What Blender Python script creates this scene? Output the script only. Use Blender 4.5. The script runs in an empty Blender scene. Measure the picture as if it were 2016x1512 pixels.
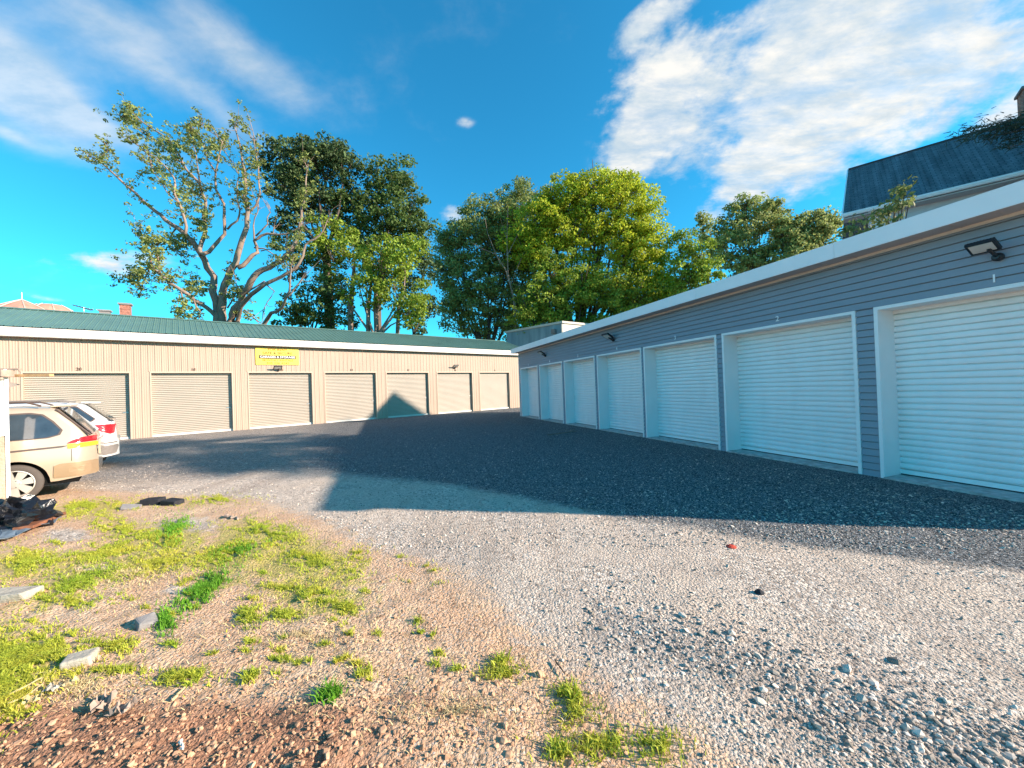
import bpy, math, random
import numpy as np
from mathutils import Matrix, Vector
random.seed(7); rng = np.random.default_rng(7)
PI = math.pi
sc = bpy.context.scene
COL = sc.collection
# ------------------------------------------------------------------ camera
ROLL, PITCH, EYE, F = -0.0353, 0.0096, 1.7, 760.0
cam_d = bpy.data.cameras.new('camera'); cam = bpy.data.objects.new('camera', cam_d); COL.objects.link(cam)
cam_d.sensor_width = 36.0; cam_d.lens = 36.0 * F / 2016.0; cam_d.clip_start = 0.05; cam_d.clip_end = 3000
RM = Matrix.Rotation(PI/2 + PITCH, 4, 'X') @ Matrix.Rotation(ROLL, 4, 'Z')
cam.matrix_world = Matrix.Translation((0, 0, EYE)) @ RM
sc.camera = cam
R3 = np.array(RM.to_3x3())
def ray(px, py): return R3 @ np.array([(px-1008)/F, -(py-756)/F, -1.0])
def PT(px, py, Y):                     # a point at true distance Y ahead of the viewer
    r = ray(px, py); return np.array([0, 0, EYE]) + r * (Y / r[1])
def GP(px, py, z=0.0):                 # where that ray meets height z
    r = ray(px, py); return np.array([0, 0, EYE]) + r * ((z-EYE)/r[2])
# ------------------------------------------------------------------ sun, sky, exposure
SUN_EL = math.radians(22.3)
SH = np.array([0.978, -0.207]); SH /= np.linalg.norm(SH)
SV = Vector((SH[0]*math.cos(SUN_EL), SH[1]*math.cos(SUN_EL), math.sin(SUN_EL)))
sd = bpy.data.lights.new('sun', 'SUN'); sd.energy = 5.0; sd.angle = math.radians(0.75); sd.color = (1.0, 0.84, 0.70)
so = bpy.data.objects.new('sun', sd); COL.objects.link(so)
so.rotation_euler = SV.to_track_quat('Z', 'Y').to_euler()
sc.view_settings.view_transform = 'Standard'; sc.view_settings.look = 'None'
sc.view_settings.exposure = 1.12; sc.view_settings.gamma = 1.0
w = bpy.data.worlds.new('World'); sc.world = w; w.use_nodes = True
SKY_TINT = (0.17, 1.06, 1.27)
def build_world():
    nt = w.node_tree; N = nt.nodes; L = nt.links; N.clear()
    def nd(t, **k):
        n = N.new(t)
        for a, b in k.items(): setattr(n, a, b)
        return n
    def mth(op, a, b=None, c=None):
        n = nd('ShaderNodeMath', operation=op)
        for i, v in enumerate((a, b, c)):
            if v is None: continue
            if isinstance(v, (int, float)): n.inputs[i].default_value = v
            else: L.new(v, n.inputs[i])
        return n.outputs[0]
    sky = nd('ShaderNodeTexSky', sky_type='NISHITA'); sky.sun_disc = False
    sky.sun_elevation = SUN_EL; sky.sun_rotation = math.atan2(SH[0], SH[1])
    sky.air_density = 1.0; sky.dust_density = 0.3; sky.ozone_density = 2.0
    tint = nd('ShaderNodeMix', data_type='RGBA', blend_type='MULTIPLY'); tint.inputs[0].default_value = 1
    L.new(sky.outputs[0], tint.inputs[6]); tint.inputs[7].default_value = (*SKY_TINT, 1)
    tc = nd('ShaderNodeTexCoord'); D = tc.outputs['Generated']
    sep = nd('ShaderNodeSeparateXYZ'); L.new(D, sep.inputs[0])
    zc = mth('ADD', mth('MAXIMUM', sep.outputs[2], 0.0), 0.12)
    cmb = nd('ShaderNodeCombineXYZ'); L.new(mth('DIVIDE', sep.outputs[0], zc), cmb.inputs[0]); L.new(mth('DIVIDE', sep.outputs[1], zc), cmb.inputs[1])
    def noise(scale, det, rough, off, rot=0.0, sx=1.0, dist=0.0):
        mp = nd('ShaderNodeMapping'); L.new(cmb.outputs[0], mp.inputs[0]); mp.inputs[1].default_value = (off, off*.7, off*.3)
        mp.inputs[2].default_value = (0, 0, rot); mp.inputs[3].default_value = (sx, 1, 1)
        n = nd('ShaderNodeTexNoise'); L.new(mp.outputs[0], n.inputs[0]); n.inputs['Scale'].default_value = scale
        n.inputs['Detail'].default_value = det; n.inputs['Roughness'].default_value = rough; n.inputs['Distortion'].default_value = dist
        return n.outputs[0]
    def dot(v):
        n = nd('ShaderNodeVectorMath', operation='DOT_PRODUCT'); L.new(D, n.inputs[0]); n.inputs[1].default_value = tuple(v); return n.outputs['Value']
    def blob(cx, cy, r1, r2, ang, st):
        c = ray(cx, cy); a = math.radians(ang)
        def tang(dx, dy):
            e = ray(cx+dx, cy+dy); cu = c/np.linalg.norm(c); eu = e/np.linalg.norm(e)
            t = eu-cu; s = np.linalg.norm(t); return t/s/s
        t1 = tang(r1*math.cos(a), r1*math.sin(a)); t2 = tang(-r2*math.sin(a), r2*math.cos(a)); cu = c/np.linalg.norm(c)
        # offset so that the dot is zero at the centre
        A = mth('SUBTRACT', dot(t1), float(t1@cu)); B = mth('SUBTRACT', dot(t2), float(t2@cu))
        q = mth('ADD', mth('MULTIPLY', A, A), mth('MULTIPLY', B, B))
        g = mth('MULTIPLY', mth('POWER', 2.718, mth('MULTIPLY', q, -0.9)), st)
        front = mth('GREATER_THAN', dot(cu), 0.1)
        return mth('MULTIPLY', g, front)
    def total(lst):
        s = None
        for b in lst:
            o = blob(*b); s = o if s is None else mth('ADD', s, o)
        return s
    puffy = total([(1500,110,250,190,0,.95),(1760,60,330,170,-15,1.0),(1560,300,260,85,-22,.85),(1480,352,120,22,-20,.62),
        (1900,170,170,70,-25,.5),(1300,180,80,120,0,.62),(1235,65,60,30,-20,.5),(1200,160,50,60,0,.3),(1270,270,60,60,0,.45),(1960,232,70,22,-15,.85),(1250,310,60,50,0,.35),(1830,260,90,24,-30,.4),
        (1310,20,60,25,0,.4),(1130,25,50,30,0,.3),(225,522,75,20,-6,.62),(320,508,50,12,0,.45),(950,388,55,20,-10,.62),(895,425,40,16,0,.5),
        (915,240,22,14,0,.45),(1390,430,60,20,-10,.5),(540,505,40,22,0,.35),(2400,200,500,300,0,.6),(100,590,45,7,15,.42),(-500,300,500,200,0,.5)])
    wispy = total([(60,190,190,75,18,1.0),(-20,120,120,100,0,.7),(240,110,170,75,15,.62),(450,80,170,60,25,.58),(520,140,110,40,20,.35),(400,190,170,28,28,.40),
        (200,250,130,22,12,.7),(330,60,120,60,0,.3),(20,265,60,12,20,.5),(760,130,90,60,40,.16),(700,200,120,60,20,.15)])
    def smooth(v, lo, hi, a=0.0, b=1.0):
        m = nd('ShaderNodeMapRange', interpolation_type='SMOOTHSTEP'); L.new(v, m.inputs[0])
        for i, x in enumerate((lo, hi, a, b)): m.inputs[i+1].default_value = x
        return m.outputs[0]
    def dnoise(scale, det, off):
        mp = nd('ShaderNodeMapping'); L.new(D, mp.inputs[0]); mp.inputs[1].default_value = (off, off*.4, off*.8); mp.inputs[2].default_value = (.3, .5, .6); mp.inputs[3].default_value = (1, 1, 1.5)
        n = nd('ShaderNodeTexNoise'); L.new(mp.outputs[0], n.inputs[0]); n.inputs['Scale'].default_value = scale; n.inputs['Detail'].default_value = det; n.inputs['Roughness'].default_value = .58; n.inputs['Distortion'].default_value = .2
        return n.outputs[0]
    dn = mth('MULTIPLY', mth('SUBTRACT', dnoise(8.0, 9, 5.7), .5), 3.0)
    n1 = noise(4.6, 9, .6, 3.1, .55, .8, .25); n2 = noise(1.1, 4, .5, 8.0); n4 = noise(12, 6, .6, 1.0, .5, .55)
    nn = mth('ADD', mth('MULTIPLY', mth('SUBTRACT', n1, .5), .9), mth('ADD', mth('MULTIPLY', mth('SUBTRACT', n2, .5), .5), mth('MULTIPLY', mth('SUBTRACT', n4, .5), .55)))
    d1 = smooth(mth('ADD', mth('ADD', puffy, nn), dn), .34, 1.15)
    d1 = mth('MULTIPLY', mth('MULTIPLY', d1, smooth(puffy, .10, .40)), smooth(noise(7.5, 8, .68, 12.0, .55, .42, .3), .33, .62, .62, 1.0))
    n3 = noise(2.3, 8, .6, 5.3, .5, .6, .3)
    d2 = mth('MULTIPLY', smooth(mth('ADD', mth('ADD', wispy, mth('MULTIPLY', dn, .35)), mth('MULTIPLY', mth('SUBTRACT', n3, .5), 1.3)), .12, 1.25), .58)
    # clouds: bright white with faint grey-blue undersides
    cr = nd('ShaderNodeMix', data_type='RGBA'); L.new(smooth(n4, .3, .7), cr.inputs[0])
    cr.inputs[6].default_value = (.40, .47, .52, 1); cr.inputs[7].default_value = (.66, .64, .60, 1)
    k = 0.10
    skm = nd('ShaderNodeMix', data_type='RGBA', blend_type='MULTIPLY'); skm.inputs[0].default_value = 1
    L.new(tint.outputs[2], skm.inputs[6]); skm.inputs[7].default_value = (1, 1, 1, 1)
    bgs = nd('ShaderNodeBackground'); L.new(skm.outputs[2], bgs.inputs[0]); bgs.inputs[1].default_value = k
    bgc = nd('ShaderNodeBackground'); L.new(cr.outputs[2], bgc.inputs[0]); bgc.inputs[1].default_value = 0.74
    mx = nd('ShaderNodeMixShader'); L.new(bgs.outputs[0], mx.inputs[1]); L.new(bgc.outputs[0], mx.inputs[2])
    L.new(mth('MAXIMUM', d1, d2), mx.inputs[0])
    out = nd('ShaderNodeOutputWorld'); L.new(mx.outputs[0], out.inputs[0])
build_world()
# ------------------------------------------------------------------ materials
def mat(name, col, rough=.8, spec=.3, metal=0, var=.12, vscale=3.0, bump=0.0, bscale=60.0, streak=0, col2=None, trans=0.0, island=0.0, det=5, coat=0):
    m = bpy.data.materials.new(name); m.use_nodes = True; nt = m.node_tree; N = nt.nodes; L = nt.links
    b = N['Principled BSDF']; b.inputs['Roughness'].default_value = rough; b.inputs['Specular IOR Level'].default_value = spec
    b.inputs['Metallic'].default_value = metal
    if coat: b.inputs['Coat Weight'].default_value = coat; b.inputs['Coat Roughness'].default_value = .05
    tc = N.new('ShaderNodeTexCoord'); src = tc.outputs['Object']
    if streak:
        mp = N.new('ShaderNodeMapping'); L.new(src, mp.inputs[0]); mp.inputs[3].default_value = (1, 1, 1.0/streak); src = mp.outputs[0]
    n = N.new('ShaderNodeTexNoise'); L.new(src, n.inputs[0]); n.inputs['Scale'].default_value = vscale; n.inputs['Detail'].default_value = det; n.inputs['Roughness'].default_value = .6
    mr = N.new('ShaderNodeMapRange'); L.new(n.outputs[0], mr.inputs[0]); mr.inputs[1].default_value = .3; mr.inputs[2].default_value = .7
    mx = N.new('ShaderNodeMix'); mx.data_type = 'RGBA'; L.new(mr.outputs[0], mx.inputs[0])
    c2 = col2 if col2 else tuple(min(1, c*(1+var)) for c in col); c1 = col if col2 else tuple(c*(1-var) for c in col)
    mx.inputs[6].default_value = (*c1, 1); mx.inputs[7].default_value = (*c2, 1)
    o = mx.outputs[2]
    if island:
        g = N.new('ShaderNodeNewGeometry'); hs = N.new('ShaderNodeHueSaturation')
        a = N.new('ShaderNodeMapRange'); L.new(g.outputs['Random Per Island'], a.inputs[0]); a.inputs[3].default_value = 1-island; a.inputs[4].default_value = 1+island
        L.new(a.outputs[0], hs.inputs['Value']); L.new(o, hs.inputs['Color']); o = hs.outputs[0]
    L.new(o, b.inputs['Base Color'])
    if bump:
        n2 = N.new('ShaderNodeTexNoise'); L.new(tc.outputs['Object'], n2.inputs[0]); n2.inputs['Scale'].default_value = bscale; n2.inputs['Detail'].default_value = 6
        bp = N.new('ShaderNodeBump'); L.new(n2.outputs[0], bp.inputs['Height']); bp.inputs['Distance'].default_value = bump; L.new(bp.outputs[0], b.inputs['Normal'])
    if trans:
        tr = N.new('ShaderNodeBsdfTranslucent'); L.new(o, tr.inputs[0]); ms = N.new('ShaderNodeMixShader'); ms.inputs[0].default_value = trans
        L.new(b.outputs[0], ms.inputs[1]); L.new(tr.outputs[0], ms.inputs[2]); L.new(ms.outputs[0], N['Material Output'].inputs[0])
    return m
M = {}
M['tan'] = mat('tan_steel', (.43,.315,.235), .55, .4, 0, .06, 1.2, streak=3)
M['tan_trim'] = mat('tan_trim', (.50,.38,.285), .5, .4, 0, .04)
M['cream'] = mat('cream_paint', (.74,.68,.60), .5, .4, 0, .03)
M['cream_slat'] = mat('cream_slat', (.43,.37,.30), .45, .4, 0, .04, .8)
M['green'] = mat('green_roof', (.11,.20,.165), .42, .5, 0, .12, .7, streak=1)
M['siding'] = mat('grey_siding', (.265,.315,.37), .6, .3, 0, .05, .8, bump=.0006, bscale=90)
M['white'] = mat('white_paint', (.88,.87,.86), .5, .4, 0, .03, 1.5)
M['slat'] = mat('white_slat', (.90,.90,.90), .4, .45, 0, .05, 2.5, streak=4)
M['fascia'] = mat('white_fascia', (.88,.88,.88), .5, .4, 0, .03, 2)
M['soffit'] = mat('soffit', (.50,.46,.44), .7, .2, 0, .06, 2)
M['dirty_white'] = mat('dirty_white', (.60,.60,.58), .7, .2, 0, .2, 9, col2=(.28,.27,.25))
M['conc'] = mat('concrete', (.42,.42,.42), .9, .2, 0, .2, 6, bump=.004, bscale=30)
M['black'] = mat('black_metal', (.015,.015,.018), .4, .5)
M['lens'] = mat('lens_glass', (.55,.50,.45), .2, .6)
M['digit_dark'] = mat('dark_digit', (.10,.05,.03), .6)
M['digit_white'] = mat('white_digit', (.85,.85,.85), .5)
M['steel'] = mat('steel', (.45,.45,.45), .35, .5, 1)
M['yellow'] = mat('sign_yellow', (.83,.62,.09), .5, .4, 0, .10, 2)
M['orange'] = mat('sign_orange', (.55,.07,.01), .6)
M['brown'] = mat('sign_brown', (.05,.03,.01), .6)
M['ochre'] = mat('sign_ochre', (.22,.09,.0), .6)
M['roofgrey'] = None
M['bark'] = mat('pale_bark', (.34,.25,.19), .9, .1, 0, .3, 5, bump=.02, bscale=12, streak=4, col2=(.20,.14,.11))
M['darkbark'] = mat('dark_bark', (.12,.09,.07), .9, .1, 0, .3, 5, bump=.02, bscale=10, streak=4)
def leafm(n, c, t=.35, isl=.35): return mat(n, c, .6, .25, 0, .25, .45, trans=t, island=isl, det=2)
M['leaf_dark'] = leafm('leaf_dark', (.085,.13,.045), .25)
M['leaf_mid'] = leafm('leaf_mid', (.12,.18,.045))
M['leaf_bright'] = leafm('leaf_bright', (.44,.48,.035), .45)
M['leaf_willow'] = leafm('leaf_willow', (.27,.31,.09), .35)
M['leaf_pale'] = leafm('leaf_pale', (.34,.37,.12), .45)
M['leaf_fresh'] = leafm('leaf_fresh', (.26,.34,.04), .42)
M['leaf_olive'] = leafm('leaf_olive', (.21,.245,.08), .35)
M['leaf_locust'] = leafm('leaf_locust', (.27,.30,.085), .4)
M['needle'] = leafm('needle', (.03,.05,.03), .1)
M['grassm'] = mat('grass', (.32,.44,.04), .6, .2, 0, .35, 1.5, trans=.35, island=.35, col2=(.62,.56,.08))
M['grass_lush'] = mat('lush_grass', (.16,.36,.03), .6, .2, 0, .3, 1.5, trans=.35, island=.3)
M['straw'] = mat('straw', (.55,.42,.22), .8, .1, 0, .3, 3, island=.35)
M['stone'] = mat('stone', (.47,.39,.32), .9, .15, 0, .25, 14, island=.6)
M['clod'] = mat('clod', (.46,.27,.165), 1, .05, 0, .3, 20, island=.35)
M['block'] = mat('block', (.42,.37,.30), .9, .1, 0, .2, 14, bump=.008, bscale=40)
M['greyblock'] = mat('greyblock', (.25,.23,.22), .9, .1, 0, .2, 14, bump=.008, bscale=40)
M['darkblock'] = mat('darkblock', (.03,.03,.035), .8, .2, 0, .3, 14)
M['plastic'] = mat('black_plastic', (.012,.012,.015), .22, .6, bump=.01, bscale=18)
M['tarp'] = mat('tarp', (.12,.16,.20), .5, .4, 0, .3, 8, bump=.01, bscale=14)
M['rust'] = mat('rusty_board', (.22,.09,.05), .8, .2, 0, .4, 9)
M['stucco_w'] = mat('stucco_white', (.74,.70,.63), .9, .1, 0, .15, 7, bump=.012, bscale=45)
M['stucco_t'] = mat('stucco_tan', (.46,.36,.26), .95, .1, 0, .25, 6, bump=.02, bscale=30)
M['wood'] = mat('wood', (.52,.32,.16), .7, .2, 0, .25, 8, streak=1)
M['greywood'] = mat('grey_wood', (.38,.28,.22), .8, .2, 0, .25, 8)
M['gold'] = mat('gold_paint', (.56,.45,.33), .30, .5, .35, .02, 1, coat=.8)
M['gold_low'] = mat('lower_cladding', (.38,.26,.155), .45, .5, .3, .03, 1, coat=.3)
M['cream_car'] = mat('white_car', (.60,.58,.55), .3, .5, 0, .02, 1, coat=.8)
M['glass'] = mat('car_glass', (.035,.05,.065), .06, .7, 0, .4, 2.5, coat=.5)
M['rubber'] = mat('rubber', (.10,.085,.075), .85, .2)
M['wellm'] = mat('wheel_well', (.008,.008,.008), .9, .1)
M['rim'] = mat('alloy', (.62,.58,.52), .35, .5, .5, .03)
M['red'] = mat('red_lens', (.62,.015,.02), .15, .6, coat=.6)
M['amber'] = mat('amber_lens', (.95,.42,.03), .15, .6, coat=.6)
M['trimdark'] = mat('dark_trim', (.10,.07,.06), .5, .3)
M['greyclad'] = mat('grey_cladding', (.22,.19,.17), .6, .3)
M['brick'] = mat('brick', (.42,.14,.08), .9, .1, 0, .3, 9)
M['dome'] = mat('terracotta', (.50,.24,.17), .8, .2, 0, .2, .8)
M['domeseam'] = mat('dome_seam', (.62,.44,.36), .8, .2)
M['stain'] = mat('stained_concrete', (.30,.42,.46), .9, .15, 0, .3, .9, streak=6, col2=(.13,.20,.23))
M['pale'] = mat('pale_panel', (.62,.55,.47), .8, .2, 0, .05, 1)
M['housewall'] = mat('house_siding', (.62,.62,.64), .6, .3, 0, .04)
M['redleaf'] = mat('red_leaf', (.55,.07,.04), .7)
def brick_mat(name, c1, c2, mortar, sw, sh, msize=.02, noise_c=None, streak=False):
    m = bpy.data.materials.new(name); m.use_nodes = True; nt = m.node_tree; N = nt.nodes; L = nt.links; b = N['Principled BSDF']
    b.inputs['Roughness'].default_value = .85
    tc = N.new('ShaderNodeTexCoord'); br = N.new('ShaderNodeTexBrick'); L.new(tc.outputs['UV'], br.inputs[0])
    br.inputs['Color1'].default_value = (*c1,1); br.inputs['Color2'].default_value = (*c2,1); br.inputs['Mortar'].default_value = (*mortar,1)
    br.inputs['Scale'].default_value = 1; br.inputs['Brick Width'].default_value = sw; br.inputs['Row Height'].default_value = sh; br.inputs['Mortar Size'].default_value = msize
    o = br.outputs[0]
    mp = N.new('ShaderNodeMapping'); L.new(tc.outputs['UV'], mp.inputs[0]); mp.inputs[3].default_value = (1.6, .12 if streak else 1.6, 1)
    n = N.new('ShaderNodeTexNoise'); L.new(mp.outputs[0], n.inputs[0]); n.inputs['Scale'].default_value = 2.5; n.inputs['Detail'].default_value = 6
    mr = N.new('ShaderNodeMapRange'); L.new(n.outputs[0], mr.inputs[0]); mr.inputs[1].default_value = .3; mr.inputs[2].default_value = .7; mr.inputs[3].default_value = .55; mr.inputs[4].default_value = 1.35
    hs = N.new('ShaderNodeHueSaturation'); L.new(mr.outputs[0], hs.inputs['Value']); L.new(o, hs.inputs['Color']); L.new(hs.outputs[0], b.inputs['Base Color'])
    bp = N.new('ShaderNodeBump'); L.new(br.outputs[1], bp.inputs['Height']); bp.invert = True; bp.inputs['Distance'].default_value = .01; L.new(bp.outputs[0], b.inputs['Normal'])
    return m
M['shingle'] = brick_mat('shingles', (.11,.13,.15), (.16,.18,.20), (.05,.06,.07), .3, .14, .012, streak=True)
M['brickwork'] = brick_mat('brickwork', (.46,.13,.07), (.36,.10,.06), (.42,.33,.27), .24, .08, .012)
# ------------------------------------------------------------------ helpers
def tag(o, label=None, cat=None, group=None, kind=None):
    if label: o['label'] = label
    if cat: o['category'] = cat
    if group: o['group'] = group
    if kind: o['kind'] = kind
    return o
def empty(name, loc=(0,0,0), rz=0.0):
    o = bpy.data.objects.new(name, None); COL.objects.link(o); o.location = loc; o.rotation_euler = (0,0,rz); return o
class MB:
    def __init__(s): s.v = []; s.f = []; s.uv = None
    def add(s, vs, fs):
        n = len(s.v); s.v += [tuple(map(float, q)) for q in vs]; s.f += [tuple(i+n for i in f) for f in fs]; return s
    def box(s, x0, x1, y0, y1, z0, z1):
        return s.add([(x0,y0,z0),(x1,y0,z0),(x1,y1,z0),(x0,y1,z0),(x0,y0,z1),(x1,y0,z1),(x1,y1,z1),(x0,y1,z1)],
            [(0,3,2,1),(4,5,6,7),(0,1,5,4),(1,2,6,5),(2,3,7,6),(3,0,4,7)])
    def obox(s, c, ax, ay, az):       # oriented box: centre and three half-axis vectors
        c, ax, ay, az = map(np.array, (c, ax, ay, az)); vs = [c+i*ax+j*ay+k*az for k in (-1,1) for i, j in ((-1,-1),(1,-1),(1,1),(-1,1))]
        return s.add(vs, [(0,3,2,1),(4,5,6,7),(0,1,5,4),(1,2,6,5),(2,3,7,6),(3,0,4,7)])
    def extrude(s, prof, x0, x1, axis='x', close=False):
        n = len(prof); vs = []
        for x in (x0, x1):
            for a, b in prof: vs.append((x, a, b) if axis == 'x' else ((a, x, b) if axis == 'y' else (a, b, x)))
        fs = [(i, i+1, n+i+1, n+i) for i in range(n-1)]
        if close: fs.append((n-1, 0, n, 2*n-1)); fs += [tuple(range(n-1, -1, -1)), tuple(range(n, 2*n))]
        return s.add(vs, fs)
    def tube(s, pts, rad, n=7, cap=True):
        pts = [np.array(p, float) for p in pts]; rings = []; up = np.array([.13,.21,.97])
        for i, p in enumerate(pts):
            t = pts[min(i+1, len(pts)-1)] - pts[max(i-1, 0)]; t /= (np.linalg.norm(t)+1e-9)
            u = np.cross(t, up)
            if np.linalg.norm(u) < .05: u = np.cross(t, [1,0,0])
            u /= np.linalg.norm(u); v = np.cross(t, u)
            r = rad[i] if hasattr(rad, '__len__') else rad
            rings.append([p + r*(math.cos(2*PI*k/n)*u + math.sin(2*PI*k/n)*v) for k in range(n)])
        vs = [q for r in rings for q in r]; fs = []
        for i in range(len(pts)-1):
            for k in range(n): fs.append((i*n+k, i*n+(k+1)%n, (i+1)*n+(k+1)%n, (i+1)*n+k))
        if cap: fs += [tuple(range(n-1,-1,-1)), tuple(range((len(pts)-1)*n, len(pts)*n))]
        return s.add(vs, fs)
    def lathe(s, prof, c=(0,0,0), axis='z', n=24, cap=True):     # prof: (radius, height)
        vs = []
        for r, h in prof:
            for k in range(n):
                a = 2*PI*k/n; x, y = r*math.cos(a), r*math.sin(a)
                q = (x, y, h) if axis == 'z' else ((x, h, y) if axis == 'y' else (h, x, y)); vs.append((q[0]+c[0], q[1]+c[1], q[2]+c[2]))
        fs = [(i*n+k, i*n+(k+1)%n, (i+1)*n+(k+1)%n, (i+1)*n+k) for i in range(len(prof)-1) for k in range(n)]
        if cap: fs += [tuple(range(n)), tuple(range((len(prof)-1)*n, len(prof)*n))]
        return s.add(vs, fs)
    def build(s, name, m, parent=None, smooth=False, bevel=0.0, uv=None):
        used = sorted({i for f in s.f for i in f})
        if len(used) < len(s.v):
            mp = {a: b for b, a in enumerate(used)}; s.v = [s.v[i] for i in used]; s.f = [tuple(mp[i] for i in f) for f in s.f]
        me = bpy.data.meshes.new(name); me.from_pydata(s.v, [], s.f); me.update()
        o = bpy.data.objects.new(name, me); COL.objects.link(o); me.materials.append(m)
        if parent: o.parent = parent
        if smooth: me.shade_smooth() if smooth is True else me.shade_smooth()
        if uv is not None:
            l = me.uv_layers.new(name='UVMap')
            for lp in me.loops: l.data[lp.index].uv = uv(s.v[lp.vertex_index])
        if bevel:
            b = o.modifiers.new('bevel', 'BEVEL'); b.width = bevel; b.segments = 2; b.limit_method = 'ANGLE'
        return o
def np_mesh(name, V, Fc, m, parent=None, smooth=False):   # V (n,3), Fc (k,s)
    me = bpy.data.meshes.new(name); n, (k, s_) = len(V), Fc.shape
    me.vertices.add(n); me.vertices.foreach_set('co', V.astype(np.float32).ravel())
    me.loops.add(k*s_); me.loops.foreach_set('vertex_index', Fc.astype(np.int32).ravel())
    me.polygons.add(k); me.polygons.foreach_set('loop_start', np.arange(0, k*s_, s_, dtype=np.int32))
    me.update(calc_edges=True); me.polygons.foreach_set('use_smooth', np.full(k, bool(smooth)))
    o = bpy.data.objects.new(name, me); COL.objects.link(o); me.materials.append(m)
    if parent: o.parent = parent
    return o
def text_mb(txt, size, depth=.004):
    cu = bpy.data.curves.new('t', 'FONT'); cu.body = txt; cu.size = size; cu.align_x = 'CENTER'; cu.align_y = 'CENTER'; cu.extrude = depth; cu.offset = size*.012
    o = bpy.data.objects.new('t', cu); COL.objects.link(o); bpy.context.view_layer.update()
    dg = bpy.context.evaluated_depsgraph_get(); me = o.evaluated_get(dg).to_mesh()
    V = [tuple(v.co) for v in me.vertices]; Fs = [tuple(p.vertices) for p in me.polygons]
    o.evaluated_get(dg).to_mesh_clear(); bpy.data.objects.remove(o); bpy.data.curves.remove(cu)
    return V, Fs
def text_on(name, txt, size, x, z, y, m, parent, flip=1, sx=1.0):     # on an outward (+y) wall: reads left to right along -x
    V, Fs = text_mb(txt, size); mb = MB(); mb.add([(x - q[0]*sx, y + q[2], z + q[1]) for q in V], Fs); return mb.build(name, m, parent)
def vnoise(X, Y, s, seed=0):
    x = X*s + seed*17.3; y = Y*s + seed*9.1; xi = np.floor(x).astype(int); yi = np.floor(y).astype(int); fx = x-xi; fy = y-yi
    fx = fx*fx*(3-2*fx); fy = fy*fy*(3-2*fy)
    def h(a, b):
        v = np.sin(a*127.1 + b*311.7 + seed*74.7)*43758.5453; return v-np.floor(v)
    return (h(xi,yi)*(1-fx)+h(xi+1,yi)*fx)*(1-fy) + (h(xi,yi+1)*(1-fx)+h(xi+1,yi+1)*fx)*fy
def fbm(X, Y, s, seed=0, o=4):
    r = 0; a = .5
    for i in range(o): r = r + a*vnoise(X, Y, s*2**i, seed+i); a *= .5
    return r
# ------------------------------------------------------------------ ground
def px_of(X, Y):      # ground point to picture coordinates, used to read the zones off the photograph
    d = np.stack([X, Y, np.full_like(X, -EYE)], -1) @ R3
    z = np.where(-d[...,2] < .05, .05, -d[...,2]); return 1008 + d[...,0]/z*F, 756 - d[...,1]/z*F
BX = np.array([-2000, 300, 480, 620, 720, 880, 960, 1060, 1200, 1400, 1600, 4000]); BY = np.array([985, 975, 985, 1030, 1085, 1130, 1200, 1290, 1390, 1512, 1640, 3000])
_b = np.array([GP(x, y)[:2] for x, y in zip(BX[1:10], BY[1:10])])      # world outline of the dirt edge
def dirt_w(X, Y):
    # distance (signed by side) from the dirt edge, in metres, towards the gravel
    best = np.full(X.shape, 1e9); sg = np.zeros(X.shape)
    P = np.vstack([_b[0]+(_b[0]-_b[1])*8, _b, _b[-1]+(_b[-1]-_b[-2])*8])
    for a, b in zip(P[:-1], P[1:]):
        d = b-a; t = np.clip(((X-a[0])*d[0]+(Y-a[1])*d[1])/(d@d), 0, 1); dx = X-a[0]-t*d[0]; dy = Y-a[1]-t*d[1]; q = np.hypot(dx, dy)
        c = d[0]*dy-d[1]*dx; m = q < best; best = np.where(m, q, best); sg = np.where(m, np.sign(c), sg)
    D = -best*sg                      # positive on the dirt side
    return D
def smst(v, a, b): t = np.clip((v-a)/(b-a), 0, 1); return t*t*(3-2*t)
def height(X, Y):
    D = dirt_w(X, Y); r = np.hypot(X, Y); near = 1-smst(r, 6, 12); dm = smst(D, -.3, .6)
    h = (fbm(X, Y, .7, 3)-.47)*.07*near + dm*near*(fbm(X, Y, 6, 5)-.47)*.055 + dm*(1-smst(r, 3, 6))*(fbm(X, Y, 17, 9, 3)-.44)*.026
    h = h + (1-dm)*near*(fbm(X, Y, 9, 12, 3)-.44)*.014
    u, v = px_of(X, Y)
    clodz = smst(v, 1330, 1440)*(1-smst(u, 650, 1000)); h = h + clodz*near*(vnoise(X, Y, 28, 4)*vnoise(X, Y, 13, 8))*.06
    return h
GR = [(180,995,130,16,5200,-3),(420,983,75,12,2200,0),(100,1015,60,10,1200,0),(230,1040,70,26,4200,20),(330,1060,60,30,3200,0),(520,1050,80,26,4200,8),(450,1090,80,20,3600,-15),
      (200,1090,90,22,3600,-10),(60,1105,70,30,4200,0),(150,1150,110,26,4600,-15),(310,1110,90,20,2600,-10),(600,1100,90,30,2400,15),(60,1290,120,60,9500,0),(20,1370,50,50,4200,0),(-80,1330,110,110,6000,0),
      (225,1270,50,16,1300,0),(360,1335,60,15,1600,0),(490,1210,30,26,700,0),(560,1210,50,16,700,0),(620,1175,46,22,1500,0),(680,1195,30,14,900,0),(700,1100,60,40,700,0),(140,1185,70,14,1300,0),
      (1130,1400,55,60,500,0),(1180,1470,110,45,1000,0),(1300,1475,60,30,500,0),(990,1320,50,20,600,0),(1110,1360,30,25,350,0),(560,1155,70,14,500,0),(240,1320,50,10,500,0),(-60,1130,80,60,2500,0)]
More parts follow.
